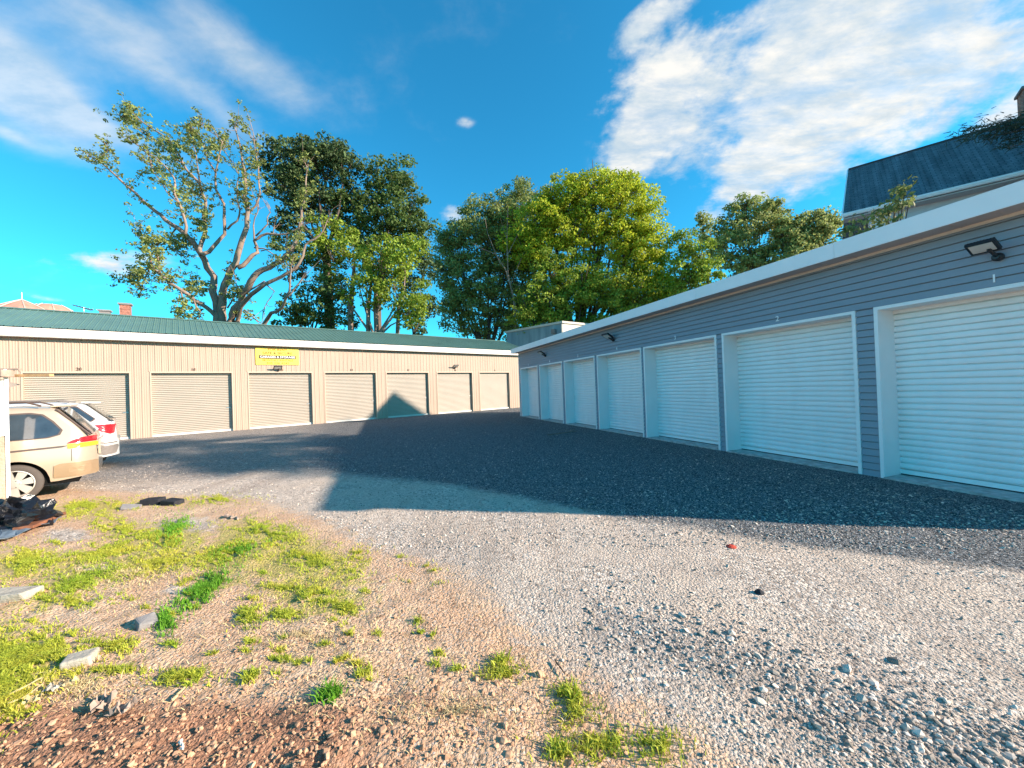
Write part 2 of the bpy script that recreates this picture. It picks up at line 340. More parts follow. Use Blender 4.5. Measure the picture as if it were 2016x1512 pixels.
def build_ground():
    xs = np.concatenate([[-600,-200,-80,-45,-30,-24], np.arange(-20,-7,.22), np.arange(-7,7,.045), np.arange(7,12,.25), [14,20,30,45,80,200,600]])
    ys = [-600,-150,-50,-15,-5,0,.6,1.1]; y = 1.3
    while y < 40: ys.append(y); y += max(.022, .022*(y/1.8)**1.25)
    ys += [48,60,90,150,300,900]; ys = np.array(ys)
    X, Y = np.meshgrid(xs, ys); Z = height(X, Y)
    V = np.stack([X, Y, Z], -1).reshape(-1, 3); nx, ny = len(xs), len(ys)
    i = np.arange(nx*ny).reshape(ny, nx); Fc = np.stack([i[:-1,:-1], i[:-1,1:], i[1:,1:], i[1:,:-1]], -1).reshape(-1, 4)
    m = bpy.data.materials.new('ground'); m.use_nodes = True; nt = m.node_tree; N = nt.nodes; L = nt.links; b = N['Principled BSDF']
    b.inputs['Roughness'].default_value = .95; b.inputs['Specular IOR Level'].default_value = .12
    g = N.new('ShaderNodeNewGeometry'); P = g.outputs['Position']
    def nz(sc_, det=5, r=.6, t='ShaderNodeTexNoise'):
        n = N.new(t); L.new(P, n.inputs['Vector']); n.inputs['Scale'].default_value = sc_
        if t == 'ShaderNodeTexNoise': n.inputs['Detail'].default_value = det; n.inputs['Roughness'].default_value = r
        return n
    def mr(v, a, b_, c=0, d=1):
        n = N.new('ShaderNodeMapRange'); L.new(v, n.inputs[0])
        for k, x in enumerate((a, b_, c, d)): n.inputs[k+1].default_value = x
        return n.outputs[0]
    def mix(f, a, c, bt='MIX'):
        n = N.new('ShaderNodeMix'); n.data_type = 'RGBA'; n.blend_type = bt
        if isinstance(f, (int, float)): n.inputs[0].default_value = f
        else: L.new(f, n.inputs[0])
        for k, x in ((6, a), (7, c)):
            if isinstance(x, tuple): n.inputs[k].default_value = (*x, 1)
            else: L.new(x, n.inputs[k])
        return n.outputs[2]
    def ma(op, a, c):
        n = N.new('ShaderNodeMath'); n.operation = op
        for k, x in enumerate((a, c)):
            if isinstance(x, (int, float)): n.inputs[k].default_value = x
            else: L.new(x, n.inputs[k])
        return n.outputs[0]
    at = N.new('ShaderNodeAttribute'); at.attribute_name = 'zone'; sp = N.new('ShaderNodeSeparateColor'); L.new(at.outputs['Color'], sp.inputs[0])
    fine = nz(70, 4, .7); med = nz(9, 5, .6); big = nz(1.1, 4, .55)
    vo = nz(42, t='ShaderNodeTexVoronoi'); vo2 = nz(95, t='ShaderNodeTexVoronoi')
    cell = N.new('ShaderNodeSeparateColor'); L.new(vo.outputs['Color'], cell.inputs[0])
    cell2 = N.new('ShaderNodeSeparateColor'); L.new(vo2.outputs['Color'], cell2.inputs[0])
    jit = ma('MULTIPLY', ma('SUBTRACT', med.outputs[0], .5), .9)
    dirtf = mr(ma('ADD', sp.outputs[0], jit), .35, .65); darkf = mr(ma('ADD', sp.outputs[1], jit), .25, .75); soilf = mr(ma('ADD', sp.outputs[2], jit), .35, .75)
    # gravel: each pebble its own grey; fresh dark stone against the dusty trodden middle
    dusty = mix(cell.outputs[0], (.25,.20,.165), (.90,.75,.62)); dusty = mix(mr(big.outputs[0], .35, .65), dusty, mix(cell2.outputs[1], (.36,.28,.22), (.86,.70,.56)))
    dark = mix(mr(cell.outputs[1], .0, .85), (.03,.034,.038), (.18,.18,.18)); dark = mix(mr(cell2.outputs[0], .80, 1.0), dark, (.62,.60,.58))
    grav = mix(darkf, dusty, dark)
    dirt = mix(mr(fine.outputs[0], .3, .7), (.46,.26,.15), (.82,.53,.34)); dirt = mix(mr(big.outputs[0], .4, .65), dirt, mix(mr(med.outputs[0], .3, .7), (.54,.34,.215), (.86,.61,.40)))
    dirt = mix(mr(cell2.outputs[2], .86, 1), dirt, (.62,.54,.46)); dirt = mix(mr(cell.outputs[2], .9, 1, 0, .7), dirt, (.20,.11,.065))
    dirt = mix(soilf, dirt, mix(mr(fine.outputs[0], .3, .7), (.26,.13,.075), (.52,.28,.175)))
    mossf = mr(ma('ADD', at.outputs['Alpha'], ma('MULTIPLY', ma('SUBTRACT', med.outputs[0], .5), 2.2)), .45, .95, 0, .75)
    dirt = mix(mossf, dirt, mix(mr(fine.outputs[0], .3, .7), (.30,.27,.05), (.58,.50,.12)))
    # long brownish wheel tracks and damp stains across the gravel
    mpt = N.new('ShaderNodeMapping'); L.new(P, mpt.inputs[0]); mpt.inputs[2].default_value = (0,0,.45); mpt.inputs[3].default_value = (1.5,.22,1)
    trk = N.new('ShaderNodeTexNoise'); L.new(mpt.outputs[0], trk.inputs[0]); trk.inputs['Scale'].default_value = 1.3; trk.inputs['Detail'].default_value = 5
    grav = mix(ma('MULTIPLY', mr(trk.outputs[0], .48, .66, 0, .45), ma('SUBTRACT', 1.0, darkf)), grav, (.36,.27,.21)); st_ = nz(.9, 6, .65)
    grav = mix(ma('MULTIPLY', mr(st_.outputs[0], .56, .70, 0, .5), mr(darkf, 0, 1, 1, .25)), grav, mix(cell.outputs[2], (.16,.13,.115), (.40,.33,.28)))
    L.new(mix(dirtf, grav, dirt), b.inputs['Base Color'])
    hgt = ma('ADD', ma('MULTIPLY', vo.outputs['Distance'], -1.0), ma('MULTIPLY', vo2.outputs['Distance'], -.45)); hgt = ma('ADD', hgt, ma('MULTIPLY', fine.outputs[0], .9))
    bp = N.new('ShaderNodeBump'); bp.inputs['Strength'].default_value = 1; bp.inputs['Distance'].default_value = .015; L.new(hgt, bp.inputs['Height']); L.new(bp.outputs[0], b.inputs['Normal'])
    o = np_mesh('ground', V, Fc, m, smooth=True); tag(o, 'gravel yard with bare brown dirt at the near left', None, None, 'structure')
    u, v = px_of(X, Y); D = dirt_w(X, Y)
    dz = smst(D, -.7, .5)
    for (cx, cy, rx, ry) in ((370,1035,95,24),(130,1055,70,20),(350,1160,50,14),(200,1120,60,10)): dz = dz*(1-.85*np.exp(-(((u-cx)/rx)**2+((v-cy)/ry)**2)*1.3)*(Y > 1))
    # dark fresh gravel: far yard, and the band beside the white garages
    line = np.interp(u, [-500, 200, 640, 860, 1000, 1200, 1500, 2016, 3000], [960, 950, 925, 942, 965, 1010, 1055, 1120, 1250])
    dk = smst(line - v, -28, 12)*(1-.42*(1-smst(u, 560, 760))*smst(v, 800, 830))  # left part painted paler to imitate the sun falling there
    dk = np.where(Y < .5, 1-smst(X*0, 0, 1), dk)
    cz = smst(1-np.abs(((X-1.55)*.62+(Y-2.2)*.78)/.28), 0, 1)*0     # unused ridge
    coarse_shade = np.exp(-((v-np.interp(u, [1100,1500,2016],[1200,1330,1560]))/70)**2)*(u > 1150)*.55  # shadowed gaps between the coarse stones, painted as darker gravel
    dk = np.clip(dk + coarse_shade*.85, 0, 1)
    so_ = smst(v, 1330, 1430)*(1-smst(u, 560, 980)) + .5*np.exp(-(((u-820)/90)**2+((v-1370)/28)**2))
    ms = np.zeros_like(u)
    for (cx, cy, rx, ry, n_, an) in GR + [(400,1160,75,22,3000,-35),(340,1045,42,22,1800,-30),(560,1120,160,60,3000,15),(640,1190,120,40,1500,5)]:
        a = math.radians(an); x = (u-cx)*math.cos(a)+(v-cy)*math.sin(a); y = -(u-cx)*math.sin(a)+(v-cy)*math.cos(a); ms += np.exp(-((x/rx)**2+(y/ry)**2)*.8)*min(1, n_/3000)*.8
    ms = np.where(Y > 1, np.clip(ms, 0, 1), .3)
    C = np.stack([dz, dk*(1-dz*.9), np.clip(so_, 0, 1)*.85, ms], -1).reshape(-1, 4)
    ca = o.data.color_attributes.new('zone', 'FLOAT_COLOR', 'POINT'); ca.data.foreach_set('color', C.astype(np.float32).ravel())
build_ground()
# loose stones
def stones(name, XY, size, m, flat=.62, label='', cat=''):
    n = len(XY); ph = (1+5**.5)/2
    base = np.array([(-1,ph,0),(1,ph,0),(-1,-ph,0),(1,-ph,0),(0,-1,ph),(0,1,ph),(0,-1,-ph),(0,1,-ph),(ph,0,-1),(ph,0,1),(-ph,0,-1),(-ph,0,1)])/1.9
    fc = np.array([(0,11,5),(0,5,1),(0,1,7),(0,7,10),(0,10,11),(1,5,9),(5,11,4),(11,10,2),(10,7,6),(7,1,8),(3,9,4),(3,4,2),(3,2,6),(3,6,8),(3,8,9),(4,9,5),(2,4,11),(6,2,10),(8,6,7),(9,8,1)])
    V = base[None]*(1+rng.uniform(-.28,.28,(n,12,1))) ; sc3 = rng.uniform(.6,1.3,(n,1,3)); sc3[...,2] *= flat; V = V*sc3*size[:,None,None]
    a = rng.uniform(0,2*PI,n); ca, sa = np.cos(a)[:,None], np.sin(a)[:,None]; x = V[...,0]*ca-V[...,1]*sa; y = V[...,0]*sa+V[...,1]*ca
    t = rng.uniform(-.5,.5,n)[:,None]; z = V[...,2]+x*t
    P = np.stack([x+XY[:,0:1], y+XY[:,1:2], z+(height(XY[:,0], XY[:,1])+size*.15)[:,None]], -1).reshape(-1,3)
    Fc = (fc[None]+(np.arange(n)*12)[:,None,None]).reshape(-1,3)
    o = np_mesh(name, P, Fc, m); tag(o, label, cat, None, 'stuff'); return o
def sample_px(n, u0, u1, v0, v1, fn):
    u = rng.uniform(u0, u1, n); v = rng.uniform(v0, v1, n); k = rng.uniform(0, 1, n) < fn(u, v); u, v = u[k], v[k]
    r = (R3 @ np.stack([(u-1008)/F, -(v-756)/F, -np.ones_like(u)])); t = -EYE/r[2]; return np.stack([r[0]*t, r[1]*t], -1), u, v
def build_stones():
    def dens(u, v):
        ridge = np.exp(-((v-np.interp(u, [1000,1300,1500,2016],[1180,1240,1310,1540]))/85)**2)*(u > 1040)
        band = np.exp(-((v-np.interp(u, [1200,1500,2016],[1030,1080,1130]))/35)**2)*(u > 1150)
        low = np.exp(-((v-1480)/60)**2)*(u > 1380)
        d = .14 + .42*np.clip(ridge*.9+band*.9+low, 0, 1)
        return d*(.4+.6*vnoise(u*.01, v*.02, 1.7, 6))
    XY, u, v = sample_px(60000, 700, 2150, 1020, 1600, dens)
    D = dirt_w(XY[:,0], XY[:,1]); k = D < rng.uniform(-.5, .25, len(D)); XY = XY[k]; u = u[k]; v = v[k]
    ridge = np.exp(-((v-np.interp(u, [1000,1300,1500,2016],[1180,1240,1310,1540]))/85)**2)*(u > 1150)
    size = rng.lognormal(-5.25, .48, len(XY))*(.85+.65*ridge)
    stones('gravel', XY, np.clip(size, .004, .032), M['stone'], label='loose grey stones spread over the yard', cat='gravel')
    # sparse chips farther out
    XY, u, v = sample_px(26000, -100, 2150, 835, 1080, lambda u, v: np.full_like(u, .8)); D = dirt_w(XY[:,0], XY[:,1]); n = np.array([.947,.321]); k = (D < -.1) & (XY@n < 7.2) & (XY[:,1] < 17)
    XY = XY[k]; stones('stone_chips', XY, np.clip(rng.lognormal(-4.75, .35, len(XY)), .005, .02), M['stone'], label='pale stone chips scattered on the dark gravel', cat='gravel')
    XY, u, v = sample_px(15000, -150, 1250, 1130, 1620, lambda u, v: (.18+.82*smst(v, 1300, 1440)*(1-smst(u, 700, 1050)))*(.3+.7*vnoise(u*.012, v*.02, 1.3, 2)))
    D = dirt_w(XY[:,0], XY[:,1]); XY = XY[D > .1]
    stones('dirt_clods', XY, np.clip(rng.lognormal(-5.0, .42, len(XY)), .003, .024), M['clod'], .8, 'crumbled brown soil clods on the bare dirt', 'soil')
build_stones()
# grass
def blades(name, XY, h, m, label, cat, kind='stuff', wid=.0035, parent=None, z=None, lean=.75):
    n = len(XY); a = rng.uniform(0, 2*PI, n); b = rng.uniform(0, 2*PI, n); l = rng.uniform(.15, lean, n)
    h = h*rng.uniform(.5, 1.2, n); d = np.stack([np.cos(a), np.sin(a)], -1)*l[:,None]; s = np.stack([np.cos(b), np.sin(b)], -1)*(wid*rng.uniform(.7,1.4,n))[:,None]
    z0 = height(XY[:,0], XY[:,1]) if z is None else np.full(n, z)
    def lay(t, wd, bend): return np.concatenate([XY + d*(h*bend)[:,None] + s*wd, (z0 + h*t - .004)[:,None]], -1)
    P = np.stack([lay(0,1,0), lay(0,-1,0), lay(.6,-.8,.35), lay(.6,.8,.35), lay(.9,.05,1.0), lay(.9,-.05,1.0)], 1).reshape(-1,3)
    i = np.arange(n)*6; Fc = np.concatenate([np.stack([i,i+1,i+2,i+3],-1), np.stack([i+3,i+2,i+5,i+4],-1)]); o = np_mesh(name, P, Fc, m, parent)
    if label: tag(o, label, cat, None, kind)
    return o
def patch(cx, cy, rx, ry, n, ang=0, clump=1.0):
    n = int(n*1.0); r = np.abs(rng.normal(0,.62,n)); t = rng.uniform(0,2*PI,n); x = rx*r*np.cos(t); y = ry*r*np.sin(t); a = math.radians(ang)
    u = cx+x*math.cos(a)-y*math.sin(a); v = cy+x*math.sin(a)+y*math.cos(a)
    q = vnoise(u*.03, v*.06, 1.6, 11)*.45+vnoise(u*.11, v*.24, 1.5, 3)*.55; k = q > (.40*clump + .22*r*clump*rng.uniform(.4,1,n))
    u, v = u[k], v[k]; rr = R3 @ np.stack([(u-1008)/F, -(v-756)/F, -np.ones_like(u)]); tt = -EYE/rr[2]
    return np.stack([rr[0]*tt, rr[1]*tt], -1)
def build_grass():
    XY = np.concatenate([patch(g[0],g[1],g[2]*1.1,g[3]*1.1,int(g[4]*1.7), g[5]) for g in GR]+[patch(u,v,16,7,120) for u,v in zip(rng.uniform(60,900,90),rng.uniform(1060,1340,90))]); blades('grass', XY, .036, M['grassm'], 'yellow-green grass growing in patches on the dirt', 'grass', lean=1.3, wid=.003)
    XY = np.concatenate([patch(400,1160,75,22,3000,-35,.95), patch(340,1045,42,22,1800,-30,.8), patch(325,1225,20,24,500,0,.7), patch(470,1085,60,16,1200,-10,.9)])
    blades('lush_grass', XY, .052, M['grass_lush'], 'deep green lush grass strip across the middle of the dirt', 'grass')
    XY = np.concatenate([patch(600,1250,560,190,2600,8,.7), patch(150,1350,160,60,900,0,.5), patch(250,1130,260,70,2200,0,.6), patch(900,1400,400,90,900,0,.7)])
    blades('dry_grass', XY, .035, M['straw'], 'dry straw scattered flat over the dirt', 'dry grass', lean=2.4, wid=.002)
    tufts = [(650,1378,300,.075,'bright green grass tuft alone on the dark crumbled soil'),(492,1335,160,.06,'thin grass tuft above the dark crumbled soil, left of the bright tuft'),
             (985,1300,90,.06,'sparse weed tuft in the middle of the dirt'),(715,1325,70,.05,'small dark weed beside a shadowed hole in the dirt'),(680,1193,120,.05,'short green tuft at the right end of the grass strip'),
             (1128,1372,120,.06,'leafy weed tuft near the edge of the gravel'),(1100,1480,150,.055,'low yellow-green weed at the bottom edge of the dirt')]
    for (px, py, n, h, lab) in tufts:
        c = GP(px, py)[:2]; z = float(height(np.array([c[0]]), np.array([c[1]]))[0]); XY = rng.normal(0, .028, (n,2))
        root = empty('grass_tuft', (c[0], c[1], z)); tag(root, lab, 'weed', 'grass tufts on the dirt')
        blades('foliage', XY, h, M['grassm'] if n != 300 else M['grass_lush'], None, None, wid=.004, parent=root, z=0.0, lean=.95)
build_grass()
# ------------------------------------------------------------------ wall helpers (local: x along, +y outward, z up)
def slat_profile(z0, z1, p, d):
    pr = []; z = z0
    while z < z1-1e-6:
        for t, y in ((0,0),(0,-.045),(.017,-.045),(.0195,-d*.5),(.03,0),(.6*p,d*.25),(.85*p,d*.2)):
            q = z+t
            if q < z1: pr.append((y, q))
        z += p
    pr.append((0, z1)); return pr
def rib_profile(x0, x1, pitch, phase, major, minor, mw=.035):
    xs = [x0]; ys = [0.0]; k = math.floor((x0-phase)/pitch)-1; ev = []
    while phase+k*pitch < x1+pitch:
        c = phase+k*pitch; ev.append((c, major, mw))
        for q in (1/3., 2/3.): ev.append((c+q*pitch, minor, mw*.6))
        k += 1
    for c, h, wd in ev:
        if c-wd > x0 and c+wd < x1: xs += [c-wd, c-wd*.45, c+wd*.45, c+wd]; ys += [0, h, h, 0]
    xs.append(x1); ys.append(0.0); return list(zip(xs, ys))
# ------------------------------------------------------------------ tan garage building
TT = 0.8569; TD = -24.4665
nt_ = np.array([math.cos(TT), -math.sin(TT)]); dt_ = np.array([math.sin(TT), math.cos(TT)]); ot = nt_*TD
def build_tan():
    rz = math.atan2(-dt_[1], -dt_[0]); root = empty('garage_building', (ot[0], ot[1], 0), rz)
    tag(root, 'long tan ribbed-metal garage row with green metal roof and beige roll-up doors', 'garage building')
    X = lambda s: -s
    S0, S1, H, DT, W, GAP = -13.5, 23.3, 4.62, 2.97, 3.03, 3.759
    doors = [(-4.67+GAP*i, -4.67+GAP*i+W) for i in range(-2, 7)]
    mb = MB()
    def panel(sa, sb, z0, z1):
        pr = rib_profile(X(sb), X(sa), .2345, .05, .018, .006); n = len(pr)
        mb.add([(x, y, z) for z in (z0, z1) for x, y in pr], [(i, i+1, n+i+1, n+i) for i in range(n-1)])
    panel(S0, S1, DT+.07, H)
    e = S0
    for a, b in doors: panel(e, a-.05, -.25, DT+.07); e = b+.05
    panel(e, S1, -.25, DT+.07)
    mb.box(X(S1), X(S0), -7.0, -6.9, -.25, H); mb.box(X(S1), X(S1)+.08, -6.9, -.02, -.25, H); mb.box(X(S0)-.08, X(S0), -6.9, -.02, -.25, H)
    mb.build('wall', M['tan'], root)
    for i, (a, b) in enumerate(doors):
        xa, xb = X(b), X(a); m1 = MB()
        m1.box(xa-.05, xa, -.17, .024, -.2, DT+.07); m1.box(xb, xb+.05, -.17, .024, -.2, DT+.07); m1.box(xa, xb, -.17, .024, DT, DT+.07)
        m1.build('door_frame', M['tan_trim'], root)
        m2 = MB(); m2.extrude(slat_profile(.10, DT, .088, .024), xa, xb); 
        for v in range(len(m2.v)): q = m2.v[v]; m2.v[v] = (q[0], q[1]-.17, q[2])
        d = m2.build('rollup_door', M['cream_slat'], root)
        MB().box(xa, xb, -.18, -.10, -.02, .10).build('bottom_rail', M['cream'], d)
        MB().box(xb*0+xa+.06, xa+.24, -.155, -.135, 1.18, 1.215).build('latch', M['steel'], d)
        num = {2: '20', 3: '18', 4: '16', 5: '14', 6: '12', 7: '10', 8: '8'}.get(i, '22')
        text_on('unit_number', num, .17, (xa+xb)/2, DT+.17, .024, M['digit_dark'], root)
    # roof, ridge, gutter
    ye, yr, ze, zr = .32, -3.5, 4.80, 6.10
    sl = (zr-ze)/(yr-ye); mr_ = MB(); pr = rib_profile(X(S1+.2), X(S0-.2), .2345, .12, .022, .007, .03); n = len(pr)
    L_ = math.hypot(1, sl)
    mr_.add([(x, ye - h*(-sl)/L_*-1*0, ze + h) for x, h in pr] + [(x, yr, zr + h) for x, h in pr], [(i, i+1, n+i+1, n+i) for i in range(n-1)])
    mr_.add([(x, yr, zr + h) for x, h in pr] + [(x, 2*yr-ye, ze + h) for x, h in pr], [(i, i+1, n+i+1, n+i) for i in range(n-1)])
    for xx in (X(S1+.2), X(S0-.2)): mr_.add([(xx, ye-.05, ze-.16), (xx, yr, zr-.02), (xx, 2*yr-ye+.05, ze-.16)], [(0,1,2)])
    rf = mr_.build('roof', M['green'], root)
    mc = MB(); mc.extrude([(yr+.16, zr-.02), (yr+.15, zr+.0), (yr, zr+.055), (yr-.15, zr), (yr-.16, zr-.02)], X(S1+.22), X(S0-.22)); mc.build('ridge_cap', M['green'], rf)
    mg = MB(); mg.box(X(S1+.2), X(S0-.2), ye-.06, ye-.02, 4.40, 4.775); mg.box(X(S1+.2), X(S0-.2), ye-.02, ye+.012, 4.42, 4.50)
    mg.build('fascia', M['cream'], root, bevel=.006)
    MB().box(X(S1), X(S0), .03, ye-.06, 4.56, 4.60).build('soffit', M['tan'], root)
    # corner strips
    MB().box(X(S1)-.01, X(S1)+.10, -.01, .03, -.2, 4.56).build('corner_trim', M['tan_trim'], root)
    return root
build_tan()
def tan_pt(s, out, z): p = ot + dt_*s + nt_*(1)*out; return (p[0], p[1], z)
# note: outward of the tan wall is -nt_ * sign(TD) -> towards the viewer
def tw(s, out, z): p = ot + dt_*s + nt_*out; return np.array([p[0], p[1], z])
def flood(loc, rz, label, scale=1.0, yaw=0.0):
    r = empty('flood_light', loc, rz); tag(r, label, 'flood light', 'flood lights over the garage doors')
    m = MB(); m.lathe([(.05,0),(.055,.02),(.055,.05),(.03,.09)], (0,0,0), 'y', 16); m.build('mount', M['black'], r)
    m = MB(); m.tube([(0,.06,0),(0,.14,.04),(0.02,.2,.10)], .022, 8); m.build('arm', M['black'], r)
    c = np.array([.06,.22,.14]); ax = np.array([math.cos(yaw), math.sin(yaw)*.3, .0]); ax /= np.linalg.norm(ax); ay = np.array([0,.80,.50]); ay = ay-ax*(ay@ax); ay /= np.linalg.norm(ay); az = np.cross(ax, ay)
    h = MB(); h.obox(c, ax*.16*scale, ay*.12*scale, az*.022); 
    for k in range(-4,5): h.obox(c+az*.032+ax*.034*k*scale, ax*.006, ay*.10*scale, az*.012)
    hh = h.build('lamp_head', M['black'], r, bevel=.004)
    g = MB(); g.obox(c-az*.0235, ax*.125*scale, ay*.085*scale, az*.003); g.build('lens', M['lens'], hh)
    return r
tz = math.atan2(-dt_[1], -dt_[0])
flood(tw(4.21, .02, 3.10), tz, 'brown flood light under the yellow sign on the tan garages', 1.3)
flood(tw(15.6, .02, 3.30), tz, 'flood light on the tan wall above the second door from the corner', 1.3)
def build_sign():
    r = empty('rental_sign', tw(4.20, .05, 3.87), tz); tag(r, 'yellow rental sign with orange and black lettering on the tan garage wall', 'sign')
    MB().box(-1.03, 1.03, -.03, .0, -.46, .46).build('panel', M['yellow'], r)
    def line(t, s, z, m, wd, y=.002):
        V, Fs = text_mb(t, s, .003); w0 = max(v[0] for v in V)-min(v[0] for v in V); k = wd/w0
        MB().add([(-v[0]*k, y+v[2]*1.0+.001, z+v[1]) for v in V], Fs).build('lettering', m, r)
    line('FOR RENT', .17, .355, M['orange'], .92); line('SAFE & SECURE', .19, .17, M['brown'], 1.42)
    MB().box(-.88, .88, 0, .004, -.135, .055).build('lettering_band', M['brown'], r)
    line('GARAGES & STORAGE', .155, -.04, M['digit_white'], 1.66, .007)
    line('MONTHLY RENTALS', .14, -.215, M['ochre'], 1.45); line('845 236 4243', .14, -.37, M['ochre'], 1.05)
build_sign()
# ------------------------------------------------------------------ white-door garage building
TW = -0.3269; WD = 7.7693
nw = np.array([math.cos(TW), -math.sin(TW)]); dw = np.array([math.sin(TW), math.cos(TW)]); ow = nw*WD
def ww(s, out, z): p = ow + dw*s - nw*out; return np.array([p[0], p[1], z])
wz = math.atan2(dw[1], dw[0])
WDOORS = [(1.5,4.05,'1'),(4.42,7.06,'2'),(7.33,9.98,'3'),(10.20,12.72,'4'),(13.0,15.5,'5'),(15.82,18.33,'6'),(18.68,21.2,'7')]
def build_white():
    root = empty('garage_building', (ow[0], ow[1], 0), wz)
    tag(root, 'low grey-sided garage row with white roll-up doors standing in its own shade', 'garage building')
    S0, S1, DT, H, DEP, BK = 1.35, 21.46, 2.76, 3.71, .42, 7.5
    m = MB(); step = .1175; zt = [(-.3, DT+.04), (DT+.04, H)]
    def lap(sa, sb, z0, z1):
        pr = []; k = math.floor(z0/step); 
        z = k*step
        pr.append((0.012, max(z0, z)))
        while z < z1:
            a, b = max(z, z0), min(z+step, z1)
            pr += [(.020, a), (.020, a+.004), (.004, b-.014), (-.022, b-.0138), (-.022, b-.0005)]
            z += step
        m.extrude(pr, sa, sb)
    lap(S0, S1, DT+.05, H); e = S0
    for a, b, _ in WDOORS: lap(e, a-.055, -.2, DT+.05); e = b+.055
    lap(e, S1, -.2, DT+.05)
    m.box(S0, S1, -BK, -BK+.1, -.2, 3.4); m.box(S1-.1, S1-.001, -BK+.1, -.02, -.2, 3.6); m.box(S0+.001, S0+.1, -BK+.1, -.02, -.2, 3.6)
    m.build('wall', M['siding'], root)
    for a, b, num in WDOORS:
        f = MB(); t = .055
        for x0, x1 in ((a-t, a), (b, b+t)): f.box(x0, x1, -DEP-.02, .030, -.2, DT+t)
        f.box(a, b, -DEP-.02, .030, DT, DT+t)
        f.build('door_frame', M['white'], root, bevel=.003)
        d = MB(); d.extrude(slat_profile(.12, DT, .0985, .020), a, b); d.v = [(q[0], q[1]-DEP+.03, q[2]) for q in d.v]
        dr = d.build('rollup_door', M['slat'], root)
        MB().box(a, b, -DEP+.005, -DEP+.045, .05, .12).build('bottom_rail', M['white'], dr)
        MB().box(a+.012, a+.12, -DEP+.045, -DEP+.06, 1.12, 1.16).build('latch', M['steel'], dr)
        MB().box(a+.03, a+.07, -DEP+.06, -DEP+.085, 1.06, 1.12).build('padlock', M['steel'], dr)
        MB().box(a, b, -DEP-.1, .06, -.2, .028).build('threshold', M['dirty_white'], root)
        MB().box(a, b, -DEP-.05, -DEP+.02, .028, .05).build('door_seal', M['black'], root)
        text_on('unit_number', num, .15, (a+b)/2, DT+.16, .018, M['digit_white'], root)
    # white corner strip at the far end and cream strip under the soffit
    MB().box(S1-.02, S1+.03, -.06, .034, -.2, H).build('corner_trim', M['white'], root)
    MB().box(S0, S1, .017, .045, H-.04, H).build('frieze_strip', M['cream'], root)
    OV = .42
    s = MB(); s.box(S0, S1+.16, .0, OV-.02, H, H+.02)
    for k in range(int((S1-S0)/.42)): s.box(S0+.42*k, S0+.42*k+.012, .046, OV-.03, H-.006, H)
    s.build('soffit', M['soffit'], root)
    r = MB(); r.add([(S0,OV,3.93),(S1+.16,OV,3.93),(S1+.16,-BK-.2,3.55),(S0,-BK-.2,3.55),(S0,OV,3.75),(S1+.16,OV,3.75),(S1+.16,-BK-.2,3.40),(S0,-BK-.2,3.40)],
        [(0,3,2,1),(4,5,6,7),(0,1,5,4),(1,2,6,5),(2,3,7,6),(3,0,4,7)]); r.build('roof', M['fascia'], root)
    f = MB(); x = S0
    while x < S1+.16: y = min(x+3.05, S1+.18); f.box(x+.001, y-.003, OV+.001, OV+.02, H-.01, 3.965); x += 3.05
    f.box(S0, S1+.18, OV-.10, OV+.001, 3.945, 3.965); f.build('fascia', M['fascia'], root, bevel=.003)
build_white()
flood(ww(2.72, .02, 3.19), wz, 'large black flood light above door one on the grey siding', .85)
flood(ww(11.6, .02, 3.24), wz, 'black flood light above the fourth white door, middle of the three on grey siding', 1.2)
flood(ww(17.5, .02, 3.22), wz, 'smallest black flood light at the far end of the grey siding', 1.2)
